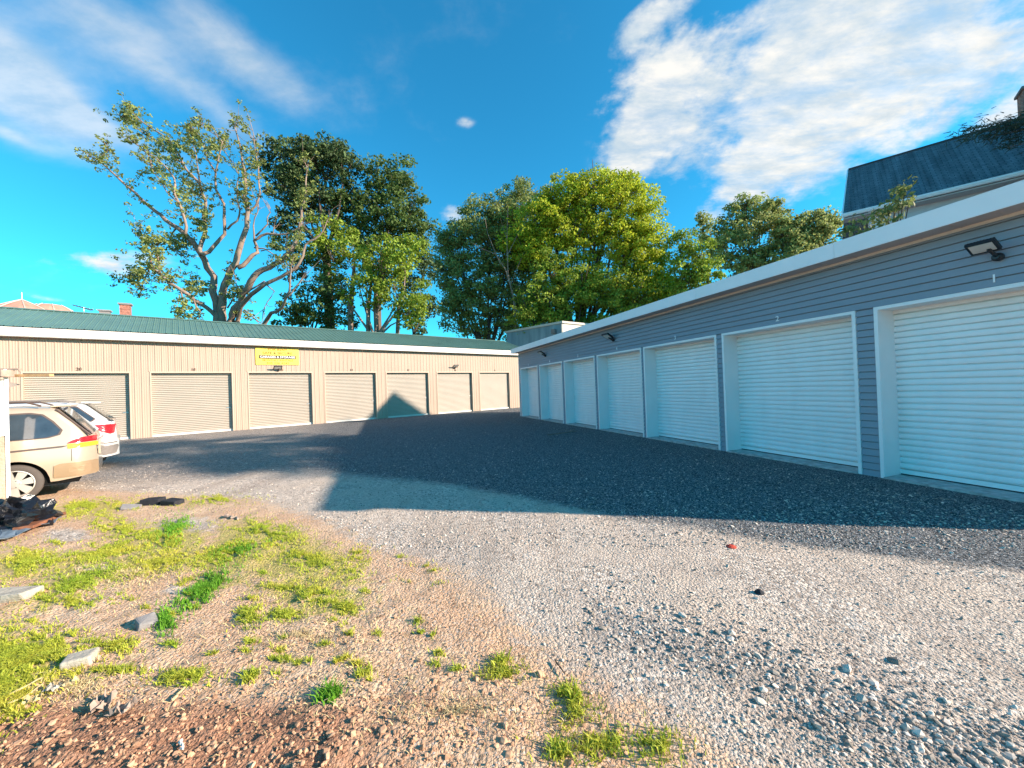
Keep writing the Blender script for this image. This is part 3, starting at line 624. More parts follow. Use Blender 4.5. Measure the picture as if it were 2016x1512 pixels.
# ------------------------------------------------------------------ grey-roofed house
def build_house():
    G = PT(1659.8, 422, 17.9); dh = np.array([.767, -.641]); nh = np.array([.641, .767])      # dh towards the right, nh inward
    LN = 15.0; rise = 3.35; run = 3.3
    root = empty('grey_house', (G[0], G[1], 0), math.atan2(dh[1], dh[0])); tag(root, 'two-storey house with steep grey shingle roof behind the grey-sided garages', 'house')
    ze = G[2]   # local: x along dh, y inward (left-handed check: rot90ccw(dh) = (.641,.767) = nh)
    R_ = PT(1670.2, 334.4, 20.3); zr = R_[2]; yr = float((R_[:2]-G[:2])@nh); xr = float((R_[:2]-G[:2])@dh)
    m = MB(); t = .12
    m.add([(0,0,ze),(LN,0,ze),(LN,yr,zr),(xr,yr,zr),(0,0,ze-t),(LN,0,ze-t),(LN,yr,zr-t),(xr,yr,zr-t)], [(0,1,2,3),(7,6,5,4),(0,4,5,1),(0,3,7,4),(1,5,6,2)])
    m.add([(xr,yr,zr),(LN,yr,zr),(LN,2*yr,ze),(0,2*yr,ze),(xr,yr,zr-t),(LN,yr,zr-t),(LN,2*yr,ze-t),(0,2*yr,ze-t)], [(0,1,2,3),(7,6,5,4),(0,3,7,4),(3,2,6,7),(1,5,6,2)])
    rf = m.build('roof', M['shingle'], root, uv=lambda v: (v[0], math.copysign(abs(v[1]-yr), 1)*1.45))
    MB().tube([(xr,yr,zr+.01),(LN,yr,zr+.01)], .06, 6).build('ridge_cap', M['shingle'], rf)
    MB().add([(-.05,-.05,ze-.22),(-.05,-.05,ze+.02),(xr-.05,yr,zr+.03),(xr-.05,yr,zr-.22),(0,-.05,ze-.22),(0,-.05,ze+.02),(xr,yr,zr+.03),(xr,yr,zr-.22)],
        [(0,1,2,3),(7,6,5,4),(0,4,5,1),(1,5,6,2),(2,6,7,3),(3,7,4,0)]).build('rake_board', M['fascia'], rf)
    g = MB(); g.extrude([(-.0,ze-.02),(-.13,ze-.0),(-.14,ze-.06),(-.10,ze-.15),(-.0,ze-.16)], -.02, LN, close=True); g.build('gutter', M['white'], root)
    MB().box(.02, LN, .0, .62, ze-.24, ze-.19).build('soffit', M['soffit'], root)
    wl = MB(); k = 0; y0 = .62; zb = ze-.24
    for i in range(int(zb/.2)+1): wl.add([(1.15,y0-.018,zb-.2*(i+1)),(LN,y0-.018,zb-.2*(i+1)),(LN,y0,zb-.2*i),(1.15,y0,zb-.2*i),(1.15,y0,zb-.2*(i+1)-.001),(LN,y0,zb-.2*(i+1)-.001)], [(0,1,2,3),(0,4,5,1)])
    wl.add([(1.15,y0,0),(1.15,2*yr-.62,0),(1.15,2*yr-.62,zb),(1.15,yr,zr-.3),(1.15,y0,zb)], [(0,1,2,3,4)]); wl.box(1.2, LN, 2*yr-.7, 2*yr-.62, 0, zb)
    wl.build('wall', M['housewall'], root)
    MB().box(1.08, 1.22, y0-.045, y0-.02, 0, zb).build('corner_board', M['white'], root)
    for x0 in (4.6, 8.5):
        wf = MB(); 
        for a in ((x0,x0+.09,zb-1.7,zb-.12),(x0+1.2,x0+1.29,zb-1.7,zb-.12),(x0+.09,x0+1.2,zb-.21,zb-.12),(x0+.09,x0+1.2,zb-1.7,zb-1.6)): wf.box(a[0],a[1],y0-.06,y0-.02,a[2],a[3])
        fo = wf.build('window', M['white'], root); MB().box(x0+.09,x0+1.2,y0-.045,y0-.022,zb-1.6,zb-.21).build('pane', M['glass'], fo)
    C_ = PT(2046, 225, 15.4); lx = float((C_[:2]-G[:2])@dh)
    ch = MB(); ch.box(lx-.05, lx+.75, yr-.4, yr+.4, zr-.6, zr+1.1); c = ch.build('chimney', M['brickwork'], root, uv=lambda v: (v[0]+v[1], v[2]))
    MB().box(lx-.12, lx+.82, yr-.47, yr+.47, zr+1.1, zr+1.2).build('chimney_cap', M['greyblock'], c)
build_house()
# ------------------------------------------------------------------ stained building, distant houses
def build_back():
    A = PT(1107, 635.5, 37.0); B = PT(997, 656.5, 42.3); Cc = PT(1156, 640, 39.0); h = A[2]
    B = np.array([B[0],B[1],h]); Cc = np.array([Cc[0],Cc[1],h]); D = B+(Cc-A)*2.4; Cc = A+(Cc-A)*2.4
    root = empty('flat_roof_building', (A[0],A[1],0)); tag(root, 'flat-roofed building with blue-grey stained wall in front of the big trees', 'building')
    o = np.array([A[0],A[1],0]); q = [p-o for p in (A,B,D,Cc)]
    m = MB(); m.add([(*p[:2],0) for p in q]+[tuple(p) for p in q], [(0,1,5,4)]); m.build('stained_wall', M['stain'], root)
    m = MB(); m.add([(*p[:2],0) for p in q]+[tuple(p) for p in q], [(3,0,4,7),(1,2,6,5),(2,3,7,6),(4,5,6,7)]); m.build('wall', M['pale'], root)
    c = MB(); up = np.array([0,0,1.])
    for a, b in ((q[0],q[1]),(q[0],q[3])):
        d = (b-a)/np.linalg.norm(b-a); n = np.array([-d[1],d[0],0]); c.obox((a+b)/2+up*.06, d*(np.linalg.norm(b-a)/2+.12), n*.13, up*.10)
    c.build('coping', M['pale'], root); d = (q[1]-q[0])/np.linalg.norm(q[1]-q[0]); n = np.array([-d[1],d[0],0]); n = n if n@A < 0 else -n
    MB().box(-.04,.04,-.04,.04,0,h-.1).build('corner_post', M['pale'], root).location = (n[0]*.1, n[1]*.1, 0)
    l = MB(); p = q[0]+d*.9+n*.22-up*.75; l.obox(p, d*.2, n*.18, up*.22); l.build('wall_lamp', M['greyclad'], root)
build_back()
def build_distance():
    # domed church-like building
    for (px, py, Y, r, hh, lab, fin, ln) in ((43,590,70,3.6,2.4,'terracotta dome with a spike beyond the green roof, leftmost building',1,8),(100,601,74,2.7,1.5,'smaller flat-topped terracotta dome right of the spiked dome',0,8)):
        p = PT(px, py, Y); root = empty('domed_building', (p[0],p[1],0)); tag(root, lab, 'domed building', 'terracotta domes beyond the green roof')
        m = MB(); top = p[2]; R_ = r*1.35
        pr = [(R_*math.cos(t), top-hh+hh*math.sin(t)**.8) for t in np.linspace(0, PI/2-.03, 9)] if not fin else [(R_*(1-t**1.35), top-hh*1.3+hh*1.3*t) for t in np.linspace(0, .99, 9)]
        if not fin: pr = [(R_*(1-.55*t**1.6), top-hh*1.2+hh*1.2*t) for t in np.linspace(0,1,6)]
        m.lathe(pr, n=ln*2); dm = m.build('dome', M['dome'], root)
        s = MB()
        for k in range(ln):
            a = 2*PI*k/ln+.2; s.tube([(q[0]*math.cos(a), q[0]*math.sin(a), q[1]+.03) for q in pr], .09, 4)
        s.build('ribs', M['domeseam'], dm)
        MB().lathe([(R_*.97,0),(R_*.97,pr[0][1])], n=ln*2).build('drum', M['pale'], root)
        if fin: MB().tube([(0,0,top-.1),(0,0,top+1.3)], .07, 5).build('finial', M['steel'], root)
    # houses below the roofline with chimneys
    for (px, py, Y, wd, hh, m_, lab) in ((247,597,46,.46,1.7,'brickwork','low house beyond the green roof with a tall red brick chimney'),(207,610,52,.5,1.2,'greyblock','far house with a short dark chimney left of the brick chimney')):
        p = PT(px, py, Y); root = empty('far_house', (p[0],p[1],0), .6); tag(root, lab, 'house', 'houses hidden behind the green roof'); zt = p[2]; zr = zt-hh-.4
        MB().box(-5,5,-3.5,3.5,0,zr-2).build('wall', M['housewall'], root)
        rf = MB().add([(-5.3,-3.9,zr-2.1),(5.3,-3.9,zr-2.1),(5.3,0,zr),(-5.3,0,zr),(5.3,3.9,zr-2.1),(-5.3,3.9,zr-2.1)], [(0,1,2,3),(3,2,4,5),(0,3,5),(1,4,2)]).build('roof', M['shingle'], root, uv=lambda v:(v[0],v[1]))
        c = MB().box(-wd,wd,-wd*.8,wd*.8,zr-1,zt-.25).build('chimney', M[m_], root, uv=lambda v:(v[0]+v[1],v[2])) 
        MB().box(-wd-.12,wd+.12,-wd*.8-.12,wd*.8+.12,zt-.25,zt-.05).build('chimney_cap', M['greyblock'], c)
    p = PT(165,606,44); a = empty('tv_antenna', (p[0],p[1],p[2]-1.2)); tag(a, 'thin metal television antenna left of the chimneys', 'antenna')
    MB().tube([(0,0,-1.5),(0,0,1.25)], .04, 5).build('mast', M['steel'], a)
    m = MB(); b0, b1 = np.array([-1.2,0,1.55]), np.array([.8,.2,.95]); m.tube([b0,b1], .07, 4)
    for k in range(8):
        c = b0+(b1-b0)*k/7; l = .45+.09*k; m.tube([c+np.array([-l,.6,.1]), c+np.array([l,-.6,-.1])], .035, 4)
    m.build('elements', M['steel'], a)
build_distance()
# ------------------------------------------------------------------ trees
def leaves(C, Rr, per, size, squash=.75, out=None, spread=1.0):
    """C (n,3) clump centres, Rr (n,) radii -> leaf quads"""
    n = len(C)*per; c = np.repeat(C, per, 0); r = np.repeat(Rr, per)
    d = rng.normal(0,1,(n,3)); d /= np.linalg.norm(d,axis=1)[:,None]; rad = r*rng.uniform(.25,1,n)**.6
    p = c + d*rad[:,None]*np.array([1,1,squash])
    nr = d*.7 + rng.normal(0,.5,(n,3)) + np.array([0,0,.35]); nr /= np.linalg.norm(nr,axis=1)[:,None]
    t = np.cross(nr, rng.normal(0,1,(n,3))); t /= np.linalg.norm(t,axis=1)[:,None]; b = np.cross(nr, t)
    s = size*rng.uniform(.6,1.35,n)[:,None]; w_ = .62
    V = np.stack([p-t*s*.5, p+b*s*w_*.5, p+t*s*.5-nr*s*.12, p-b*s*w_*.5], 1).reshape(-1,3)
    return V, (np.arange(n)[:,None]*4+np.arange(4)[None])
def crown_clumps(blobs, n_per, rr, Y, Yv=2.0, inner=.3):
    C = []; Rr = []; B = []
    for (px, py, rx, ry, *o) in blobs:
        dy = o[0] if o else 0.0; c = PT(px, py, Y+dy); k = (Y+dy)/F; a, b, dpt = rx*k, ry*k, min(rx, ry)*k*1.0
        B.append((c, a)); n = int(n_per*4.7*(a*b)/8)+6
        d = rng.normal(0,1,(n,3)); d /= np.linalg.norm(d,axis=1)[:,None]
        rad = np.where(rng.uniform(0,1,n) < inner, rng.uniform(.2,.8,n), rng.uniform(.82,1.06,n))
        q = c + d*rad[:,None]*np.array([a, dpt, b]); C.append(q); Rr.append(rng.uniform(.6,1.25,n)*rr)
    return np.concatenate(C), np.concatenate(Rr), B
def tree(name, label, blobs, trunk, Y, lm, n_per=9, rr=.85, per=42, size=.30, cat='tree', group='trees behind the garages', bark='darkbark', squash=.6, inner=.35, extra=None):
    C, Rr, B = crown_clumps(blobs, n_per, rr, Y, inner=inner)
    base = PT(trunk[0], 760, Y+(trunk[2] if len(trunk) > 2 else 0)); root = empty(name, (base[0], base[1], 0)); tag(root, label, cat, group); o3 = np.array([base[0], base[1], 0])
    V, Fc = leaves(C-o3, Rr, int(per*1.35), size, squash); np_mesh('crown', V, Fc, M[lm], root)
    m = MB(); r0 = trunk[1]; cz = np.mean([b[0] for b in B], 0)-o3; fork = np.array([cz[0]*.15, 0, max(2.5, min(b[0][2]-b[1] for b in B)*.9)])
    m.tube([(0,0,-.2), fork*.5, fork], [r0*1.25, r0, r0*.85], 9)
    for c, a in B:
        e = c-o3; mid = fork*.45+e*.55+np.array([0,0,-.12*np.linalg.norm(e-fork)])+rng.normal(0,.3,3)
        m.tube([fork-np.array([0,0,.4]), fork*.75+mid*.25, mid, e*.75+mid*.25], [r0*.5, r0*.36, r0*.20, r0*.06], 6)
        for k in range(4):
            d = rng.normal(0,1,3); d[2] = abs(d[2])*.8; d = d/np.linalg.norm(d)*a*.85; m.tube([mid*.4+e*.6, e+d*.5, e+d], [r0*.13, r0*.08, r0*.03], 4)
    if extra: extra(m, o3)
    m.build('trunk', M[bark], root, smooth=True); return root
def midtrunks(m, o3):
    for px, w0, lean in ((690,.30,0),(745,.24,-12),(722,.22,6),(775,.2,20)):
        a = PT(px, 720, 31.5); b = PT(px+lean*.5, 600, 31.8); c = PT(px+lean+8, 520, 33); m.tube([a-o3-np.array([0,0,3]), b-o3, c-o3], [w0, w0*.75, w0*.4], 7)
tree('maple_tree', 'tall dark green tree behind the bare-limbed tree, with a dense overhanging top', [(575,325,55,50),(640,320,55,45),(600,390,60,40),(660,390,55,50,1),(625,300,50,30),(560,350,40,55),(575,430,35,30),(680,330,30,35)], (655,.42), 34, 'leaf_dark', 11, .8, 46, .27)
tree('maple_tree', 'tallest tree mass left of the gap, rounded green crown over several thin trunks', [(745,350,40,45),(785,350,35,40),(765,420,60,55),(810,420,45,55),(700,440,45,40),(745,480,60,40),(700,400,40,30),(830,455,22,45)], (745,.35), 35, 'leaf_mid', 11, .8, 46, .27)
tree('maple_tree', 'lower sunlit green tree whose leaves hang over pale trunks behind the green roof', [(760,510,60,45),(800,500,40,40),(720,560,50,45),(790,570,50,40),(690,500,45,50,1.5),(640,470,40,40,1.5),(810,620,30,25)], (740,.3), 31, 'leaf_fresh', 10, .75, 44, .26, bark='bark', extra=midtrunks)
tree('shrub_tree', 'low dark-leaved tree directly right of the bare trunks, below the dense crown', [(600,600,45,40),(640,590,50,45),(570,625,35,22),(660,630,40,25),(590,510,35,45,2),(650,540,40,50,2),(560,480,20,30,2)], (610,.25), 32, 'leaf_mid', 10, .7, 44, .25)
tree('maple_tree', 'small dusky tree filling the right side of the maples beside the sky gap', [(815,560,28,60),(825,620,22,40),(835,520,20,35),(845,600,14,20)], (815,.2), 39, 'leaf_dark', 10, .7, 40, .28)
tree('willow_tree', 'broad dark olive tree left of the big bright tree', [(960,430,55,40),(1030,395,50,35),(900,475,42,36),(1000,480,60,60),(1050,470,40,60),(1060,600,60,50),(905,520,50,50),(960,470,60,60),(935,580,60,60),(985,560,60,70),(900,610,36,45),(870,530,28,40),(1010,430,45,45),(960,640,60,35),(880,470,25,20),(1040,520,40,60),(1030,600,50,60)], (960,.5), 48, 'leaf_willow', 9, 1.0, 60, .29)
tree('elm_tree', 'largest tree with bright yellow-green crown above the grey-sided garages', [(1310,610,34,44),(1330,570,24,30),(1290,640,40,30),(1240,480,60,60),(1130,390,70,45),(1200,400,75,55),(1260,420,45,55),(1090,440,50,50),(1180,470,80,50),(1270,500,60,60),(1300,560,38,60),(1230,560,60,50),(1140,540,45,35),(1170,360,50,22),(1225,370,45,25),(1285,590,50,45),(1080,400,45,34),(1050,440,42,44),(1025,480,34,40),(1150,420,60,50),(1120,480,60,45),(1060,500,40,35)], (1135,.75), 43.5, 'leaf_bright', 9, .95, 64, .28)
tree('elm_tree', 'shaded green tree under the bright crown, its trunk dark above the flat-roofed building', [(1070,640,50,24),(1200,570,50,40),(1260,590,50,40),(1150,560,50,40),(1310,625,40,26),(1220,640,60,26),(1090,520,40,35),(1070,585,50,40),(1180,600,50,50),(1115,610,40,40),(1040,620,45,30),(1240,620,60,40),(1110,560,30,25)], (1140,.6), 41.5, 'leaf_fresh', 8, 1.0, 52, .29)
tree('maple_tree', 'dense round green tree just right of the bright tree', [(1375,510,40,40),(1390,550,32,40),(1350,540,30,45),(1365,580,40,30),(1345,480,22,25)], (1375,.3), 38, 'leaf_fresh', 11, .75, 46, .28)
tree('poplar_tree', 'airy tree with a pointed top behind the dense round one', [(1395,460,26,32),(1385,440,14,18),(1420,490,20,30)], (1400,.25), 44, 'leaf_pale', 9, .7, 30, .30)
tree('poplar_tree', 'tall airy pale green tree rising above the middle of the white fascia', [(1440,440,26,36),(1540,450,30,36),(1500,520,50,30),(1430,500,30,34),(1470,440,44,42),(1500,410,30,22),(1455,490,38,40),(1500,480,35,40),(1465,405,22,16),(1520,420,16,30),(1480,530,40,25)], (1480,.3), 41, 'leaf_pale', 10, .75, 40, .30)
tree('poplar_tree', 'pale airy tree with upswept branches, rightmost of those left of the grey roof', [(1590,440,34,22),(1540,440,20,24),(1560,510,50,24),(1640,435,12,16),(1560,480,42,30),(1600,455,32,26),(1620,430,18,18),(1555,460,28,20),(1600,480,35,20),(1632,450,16,18),(1545,505,30,18),(1615,465,32,22),(1575,470,38,28),(1632,425,14,14)], (1570,.3), 39, 'leaf_pale', 10, .7, 40, .28)
def bare_tree():
    Y = 42.3; pts = lambda L: [PT(x, y, Y) for x, y in L]
    b = PT(1015, 760, Y); root = empty('bare_tree', (b[0], b[1], 0)); tag(root, 'leafless pale sapling in front of the dark olive tree', 'tree', 'trees behind the garages'); o3 = np.array([b[0], b[1], 0]); m = MB()
    for L, r in (([(1020,690),(1010,580),(995,530),(975,500)],.12),([(1018,620),(1000,540),(998,470),(1000,410)],.09),([(975,500),(950,490),(925,475)],.05),([(1000,500),(1025,450),(1045,420)],.05),([(985,520),(960,460),(955,430)],.05),([(998,470),(985,430)],.03),([(1005,560),(1030,500),(1050,470)],.04)):
        P = pts(L); 
        if r == .12: P = [np.array([b[0],b[1],0])]+P
        m.tube([p-o3 for p in P], list(np.linspace(r, r*.35, len(P))), 5)
    m.build('trunk', M['bark'], root)
bare_tree()
def locust():
    Y = 29.5; Z = lambda zx, zy, dy: PT(150+zx/3.024, 180+zy/3.024, Y+dy)
    b = Z(880, 1400, 0); root = empty('locust_tree', (b[0], b[1], 0)); tag(root, 'gnarled half-bare tree with pale forking trunk and sparse leaf tufts, leftmost tree', 'tree', 'trees behind the garages')
    o3 = np.array([b[0], b[1], 0]); k = Y/F/3.024
    Ls = [([(865,1370),(865,1300),(870,1200),(905,1110),(950,1020),(975,930),(1000,850),(1015,760),(1020,680),(1010,560),(1000,460),(985,380),(955,250),(940,190)],52,5,0,(7,14)),
      ([(845,1350),(835,1250),(820,1150),(780,1050),(745,970),(700,900),(650,850),(600,810),(530,765),(480,720),(430,680),(360,610),(280,545),(200,470),(130,410),(85,385)],46,5,1,(8,16)),
      ([(745,970),(745,900),(770,830),(760,740),(770,650),(740,560),(690,500),(640,440),(580,330),(500,250),(420,200),(340,130),(300,80)],26,4,2.2,(2,13)),
      ([(650,850),(645,760),(610,660),(590,560),(560,480),(480,400),(380,330),(300,260)],16,3,-1.5,(1,8)),
      ([(640,440),(520,330),(400,250),(300,170),(240,130)],8,3,2.6,(0,5)),
      ([(748,975),(790,955),(830,910),(885,850),(880,750),(880,670),(830,580),(830,480),(780,400),(760,320),(720,250),(660,190)],26,3,1,(5,12)),
      ([(830,480),(850,380),(870,300),(800,240),(740,190)],7,3,-1.4,(0,5)),
      ([(920,1370),(945,1290),(990,1200),(1040,1130),(1080,1080),(1150,1050),(1220,1010),(1280,950),(1310,890),(1330,800),(1340,700),(1370,600),(1370,500),(1380,440)],46,5,-1.5,(6,14)),
      ([(960,1370),(980,1280),(1040,1210),(1120,1150),(1220,1105),(1300,1060),(1350,980),(1365,910),(1420,880),(1470,830),(1490,780),(1510,740)],28,4,-2,None),
      ([(960,1050),(1020,1010),(1080,960),(1060,890),(1100,860),(1170,850),(1250,850),(1310,820),(1355,780)],28,4,.8,None),
      ([(1060,890),(1055,800),(1080,720),(1080,650)],10,3,.8,None),([(1070,860),(1140,790),(1155,720),(1145,670)],9,3,.9,None),([(1060,930),(1120,935),(1200,990),(1270,1030)],8,3,.7,None),
      ([(1120,1385),(1160,1320),(1230,1280),(1270,1190),(1275,1100),(1280,1030)],24,4,-2.5,None),([(1250,1230),(1310,1160),(1345,1120)],10,3,-2.5,None),
      ([(830,1340),(780,1290),(700,1240),(620,1180),(560,1140),(500,1090),(450,1040),(440,960),(400,880),(370,800)],26,4,-1.2,(1,10)),
      ([(620,1180),(640,1280),(620,1340)],9,3,-1.2,(0,3)),([(700,1240),(740,1310),(710,1350)],8,3,-1.3,(0,3)),([(450,1040),(380,1080),(300,1110)],9,3,-1.2,(0,3)),([(450,1040),(400,1130),(390,1190)],7,3,-1,(0,3)),
      ([(500,1090),(480,940),(500,880)],7,3,-1,(0,3)),([(600,810),(560,870),(560,930),(620,960)],9,3,1.2,(0,4)),([(560,880),(620,910),(650,900)],6,2,1.4,(0,3)),
      ([(1015,740),(1070,680),(1095,600),(1085,500),(1075,400),(1060,300),(1050,230)],13,3,.5,(1,7)),([(900,820),(960,770),(975,700),(960,600),(970,500),(900,380),(870,300)],11,3,0,(2,7)),
      ([(1040,1180),(1120,1130),(1180,1190),(1140,1250),(1110,1310)],8,3,-1.7,None),([(1000,1300),(1050,1340),(1090,1385)],8,3,-2,None),([(900,1290),(960,1180),(950,1100)],8,3,-.6,(0,3)),
      ([(820,1180),(740,1170),(690,1120)],9,3,.6,(0,3)),([(1170,850),(1175,820)],5,2,.8,None),([(1100,950),(1180,940),(1260,920)],6,2,-1,None),([(130,410),(190,350),(180,330)],5,2,1,(0,3)),([(770,650),(700,600),(660,560)],8,3,2.2,(0,3)),
      ([(740,560),(720,430),(700,330),(690,240)],8,2,1.8,(0,4)),([(610,660),(540,600),(460,480),(430,380)],7,2,-1.6,(0,4))]
    m = MB(); C = []; Rr = []
    for L, w0, w1, dy, lf in Ls:
        n = len(L); P = [Z(x, y, dy*min(1, i/3.) if w0 > 20 else dy) - o3 for i, (x, y) in enumerate(L)]
        ra = [max(.018, (w0*(1-i/(n-1))**1.0 + w1)*k*.43) for i in range(n)]
        if L[0][1] > 1330: P = [P[0]*np.array([.6,.6,0])] + P; ra = [ra[0]*1.3]+ra; sh = 1
        else: sh = 0
        # jitter for gnarl: subdivide
        Q = [P[0]]; rq = [ra[0]]
        for i in range(1, len(P)):
            mid = (P[i-1]+P[i])/2 + rng.normal(0, .05*np.linalg.norm(P[i]-P[i-1]), 3); Q += [mid, P[i]]; rq += [(ra[i-1]+ra[i])/2, ra[i]]
        m.tube(Q, rq, 7)
        if lf:
            for i in range(lf[0], min(lf[1], n-1)):
                a, b_ = P[i+sh], P[i+1+sh]; ln = np.linalg.norm(b_-a)
                for q in range(max(3, int(ln/.27))):
                    c = a+(b_-a)*rng.uniform(0,1)+rng.normal(0,1,3)*np.array([.42,.42,.38]); C.append(c); Rr.append(rng.uniform(.18,.45))
                    if rng.uniform() < .6: e = a+(b_-a)*rng.uniform(0,1); m.tube([e, (e+c)/2+rng.normal(0,.06,3), c], [.022,.015,.008], 3, cap=False)
    for Lq, w0, w1, dy, lf in Ls:
        a = Z(*Lq[-1], dy)-o3; pv = Z(*Lq[-2], dy)-o3; dr = (a-pv)/np.linalg.norm(a-pv)
        for k_ in range(5):
            st = pv+(a-pv)*rng.uniform(0,1); e1 = st+(dr+rng.normal(0,.55,3))*rng.uniform(.25,.55); e2 = e1+(e1-st)*.7+rng.normal(0,.2,3); m.tube([st, e1, e2], [.03,.018,.006], 3, cap=False)
            if lf: C += [e1, e2]; Rr += [.3, .3]
    for (zx, zy, sx, sy, n, dy) in ((430,960,85,110,75,-1),(600,890,60,50,40,1.2),(350,1090,75,50,40,-1),(560,1100,60,60,22,-1),(560,330,110,80,80,2.2),(330,160,80,60,45,2.5),(760,760,50,90,40,0),(1000,560,40,130,45,.3),(1350,640,30,110,26,-1.5),
          (700,1170,70,50,40,0),(650,1290,50,40,24,-1),(960,1190,50,50,26,-1),(1230,1000,80,40,20,-1.5),(180,400,70,50,16,1),(700,250,60,60,26,1.8),(800,340,60,60,30,-1),(1060,420,30,120,20,.5),(1320,880,26,60,14,-1.5),(640,640,40,120,34,0),(720,600,60,90,22,1.5),(1020,1330,50,40,10,-1),(480,480,110,60,30,1)):
        for _ in range(int(n*1.05)): C.append(Z(zx+rng.normal(0,sx*.62), zy+rng.normal(0,sy*.62), dy+rng.normal(0,.8))-o3); Rr.append(rng.uniform(.18,.42))
    m.build('trunk', M['bark'], root, smooth=True)
    V, Fc = leaves(np.array(C), np.array(Rr), 15, .19, .6); np_mesh('crown', V, Fc, M['leaf_locust'], root)
locust()
def vine():
    Y = 12.5; b = PT(1730, 560, Y); root = empty('climbing_shrub', (b[0], b[1], 0)); tag(root, 'broad-leaved shrub top rising over the white fascia in front of the grey-roofed house', 'shrub'); o3 = np.array([b[0], b[1], 0])
    C = []; m = MB(); top = [(1690,460),(1705,430),(1730,425),(1750,415),(1765,385),(1782,372),(1770,410),(1680,455),(1720,450),(1745,440),(1790,395),(1762,400)]
    for x, y in top:
        p = PT(x, y, Y+rng.normal(0,.25))-o3; C.append(p); m.tube([np.array([0,0,0]), np.array([p[0]*.4,p[1]*.4,p[2]*.6]), p], [.05,.03,.012], 5)
        for _ in range(3): C.append(p+rng.normal(0,.16,3))
    for x, y in ((1700,470),(1720,470),(1740,455),(1690,480),(1710,500),(1740,480),(1730,500)): C.append(PT(x,y,Y)-o3); C.append(PT(x,y,Y)-o3+rng.normal(0,.2,3))
    C = np.array(C); V, Fc = leaves(C, np.full(len(C), .24), 9, .17, .8); np_mesh('crown', V, Fc, M['leaf_olive'], root); m.build('stems', M['darkbark'], root)
vine()
def fir(bx, by, sc_, lab, bough):
    root = empty('fir_tree', (bx, by, 0)); tag(root, lab, 'tree'); m = MB(); m.tube([(0,0,-.2),(0,0,7),(.1,0,16)], [.28,.2,.03], 9)
    C = []; D = []
    for i in range(190):
        z = rng.uniform(3.5, 15.6); a = rng.uniform(0, 2*PI); L = min(3.6, 1.35*(16.2-z)**.62)*rng.uniform(.7,1.05)*sc_; d = np.array([math.cos(a), math.sin(a), 0]); e = d*L+np.array([0,0,z-.12*L]); m.tube([(0,0,z), d*L*.5+np.array([0,0,z+.05]), e], [.05,.03,.01], 4)
        for t in np.linspace(.25, 1, int(L*5)+2): C.append(d*L*t+np.array([0,0,z-.12*L*t**2])+rng.normal(0,.05,3)); D.append(d)
    # the low bough that reaches into view
    for (px, py, Y) in () if not bough else ((1893,258,9.6),(1925,262,9.7),(1960,268,9.7),(1985,290,9.6),(1950,250,10)):
        e = PT(px, py, Y)-np.array([bx,by,0]); m.tube([(0,0,e[2]+.5), e*.5+np.array([0,0,e[2]*.5+.35]), e], [.07,.045,.01], 5); d = e*np.array([1,1,0]); d /= np.linalg.norm(d)
        for t in np.linspace(.5, 1, 16): p = np.array([e[0]*t, e[1]*t, e[2]+.5*(1-t)]); C.append(p+rng.normal(0,.08,3)*np.array([1,1,1])); D.append(d)
    C = np.array(C); D = np.array(D); per = 44; n = len(C)*per; c = np.repeat(C, per, 0); d0 = np.repeat(D, per, 0)
    p = c+rng.normal(0,.13,(n,3))*np.array([1,1,.55]); t = d0+rng.normal(0,.6,(n,3))-np.array([0,0,.35]); t /= np.linalg.norm(t,axis=1)[:,None]; s = np.cross(t, rng.normal(0,1,(n,3))); s /= np.linalg.norm(s,axis=1)[:,None]; L = rng.uniform(.07,.17,n)[:,None]
    V = np.stack([p-s*.011, p+s*.011, p+t*L+s*.004, p+t*L-s*.004], 1).reshape(-1,3); np_mesh('crown', V, (np.arange(n)[:,None]*4+np.arange(4)[None]), M['needle'], root); m.build('trunk', M['darkbark'], root)
fir(18.4, 8.2, 1.0, 'dark fir whose branch tips hang over the right end of the grey roof', True)
fir(20.5, 4.7, .55, 'narrow dark fir standing right of the grey-sided garages, nearest the viewer', False)
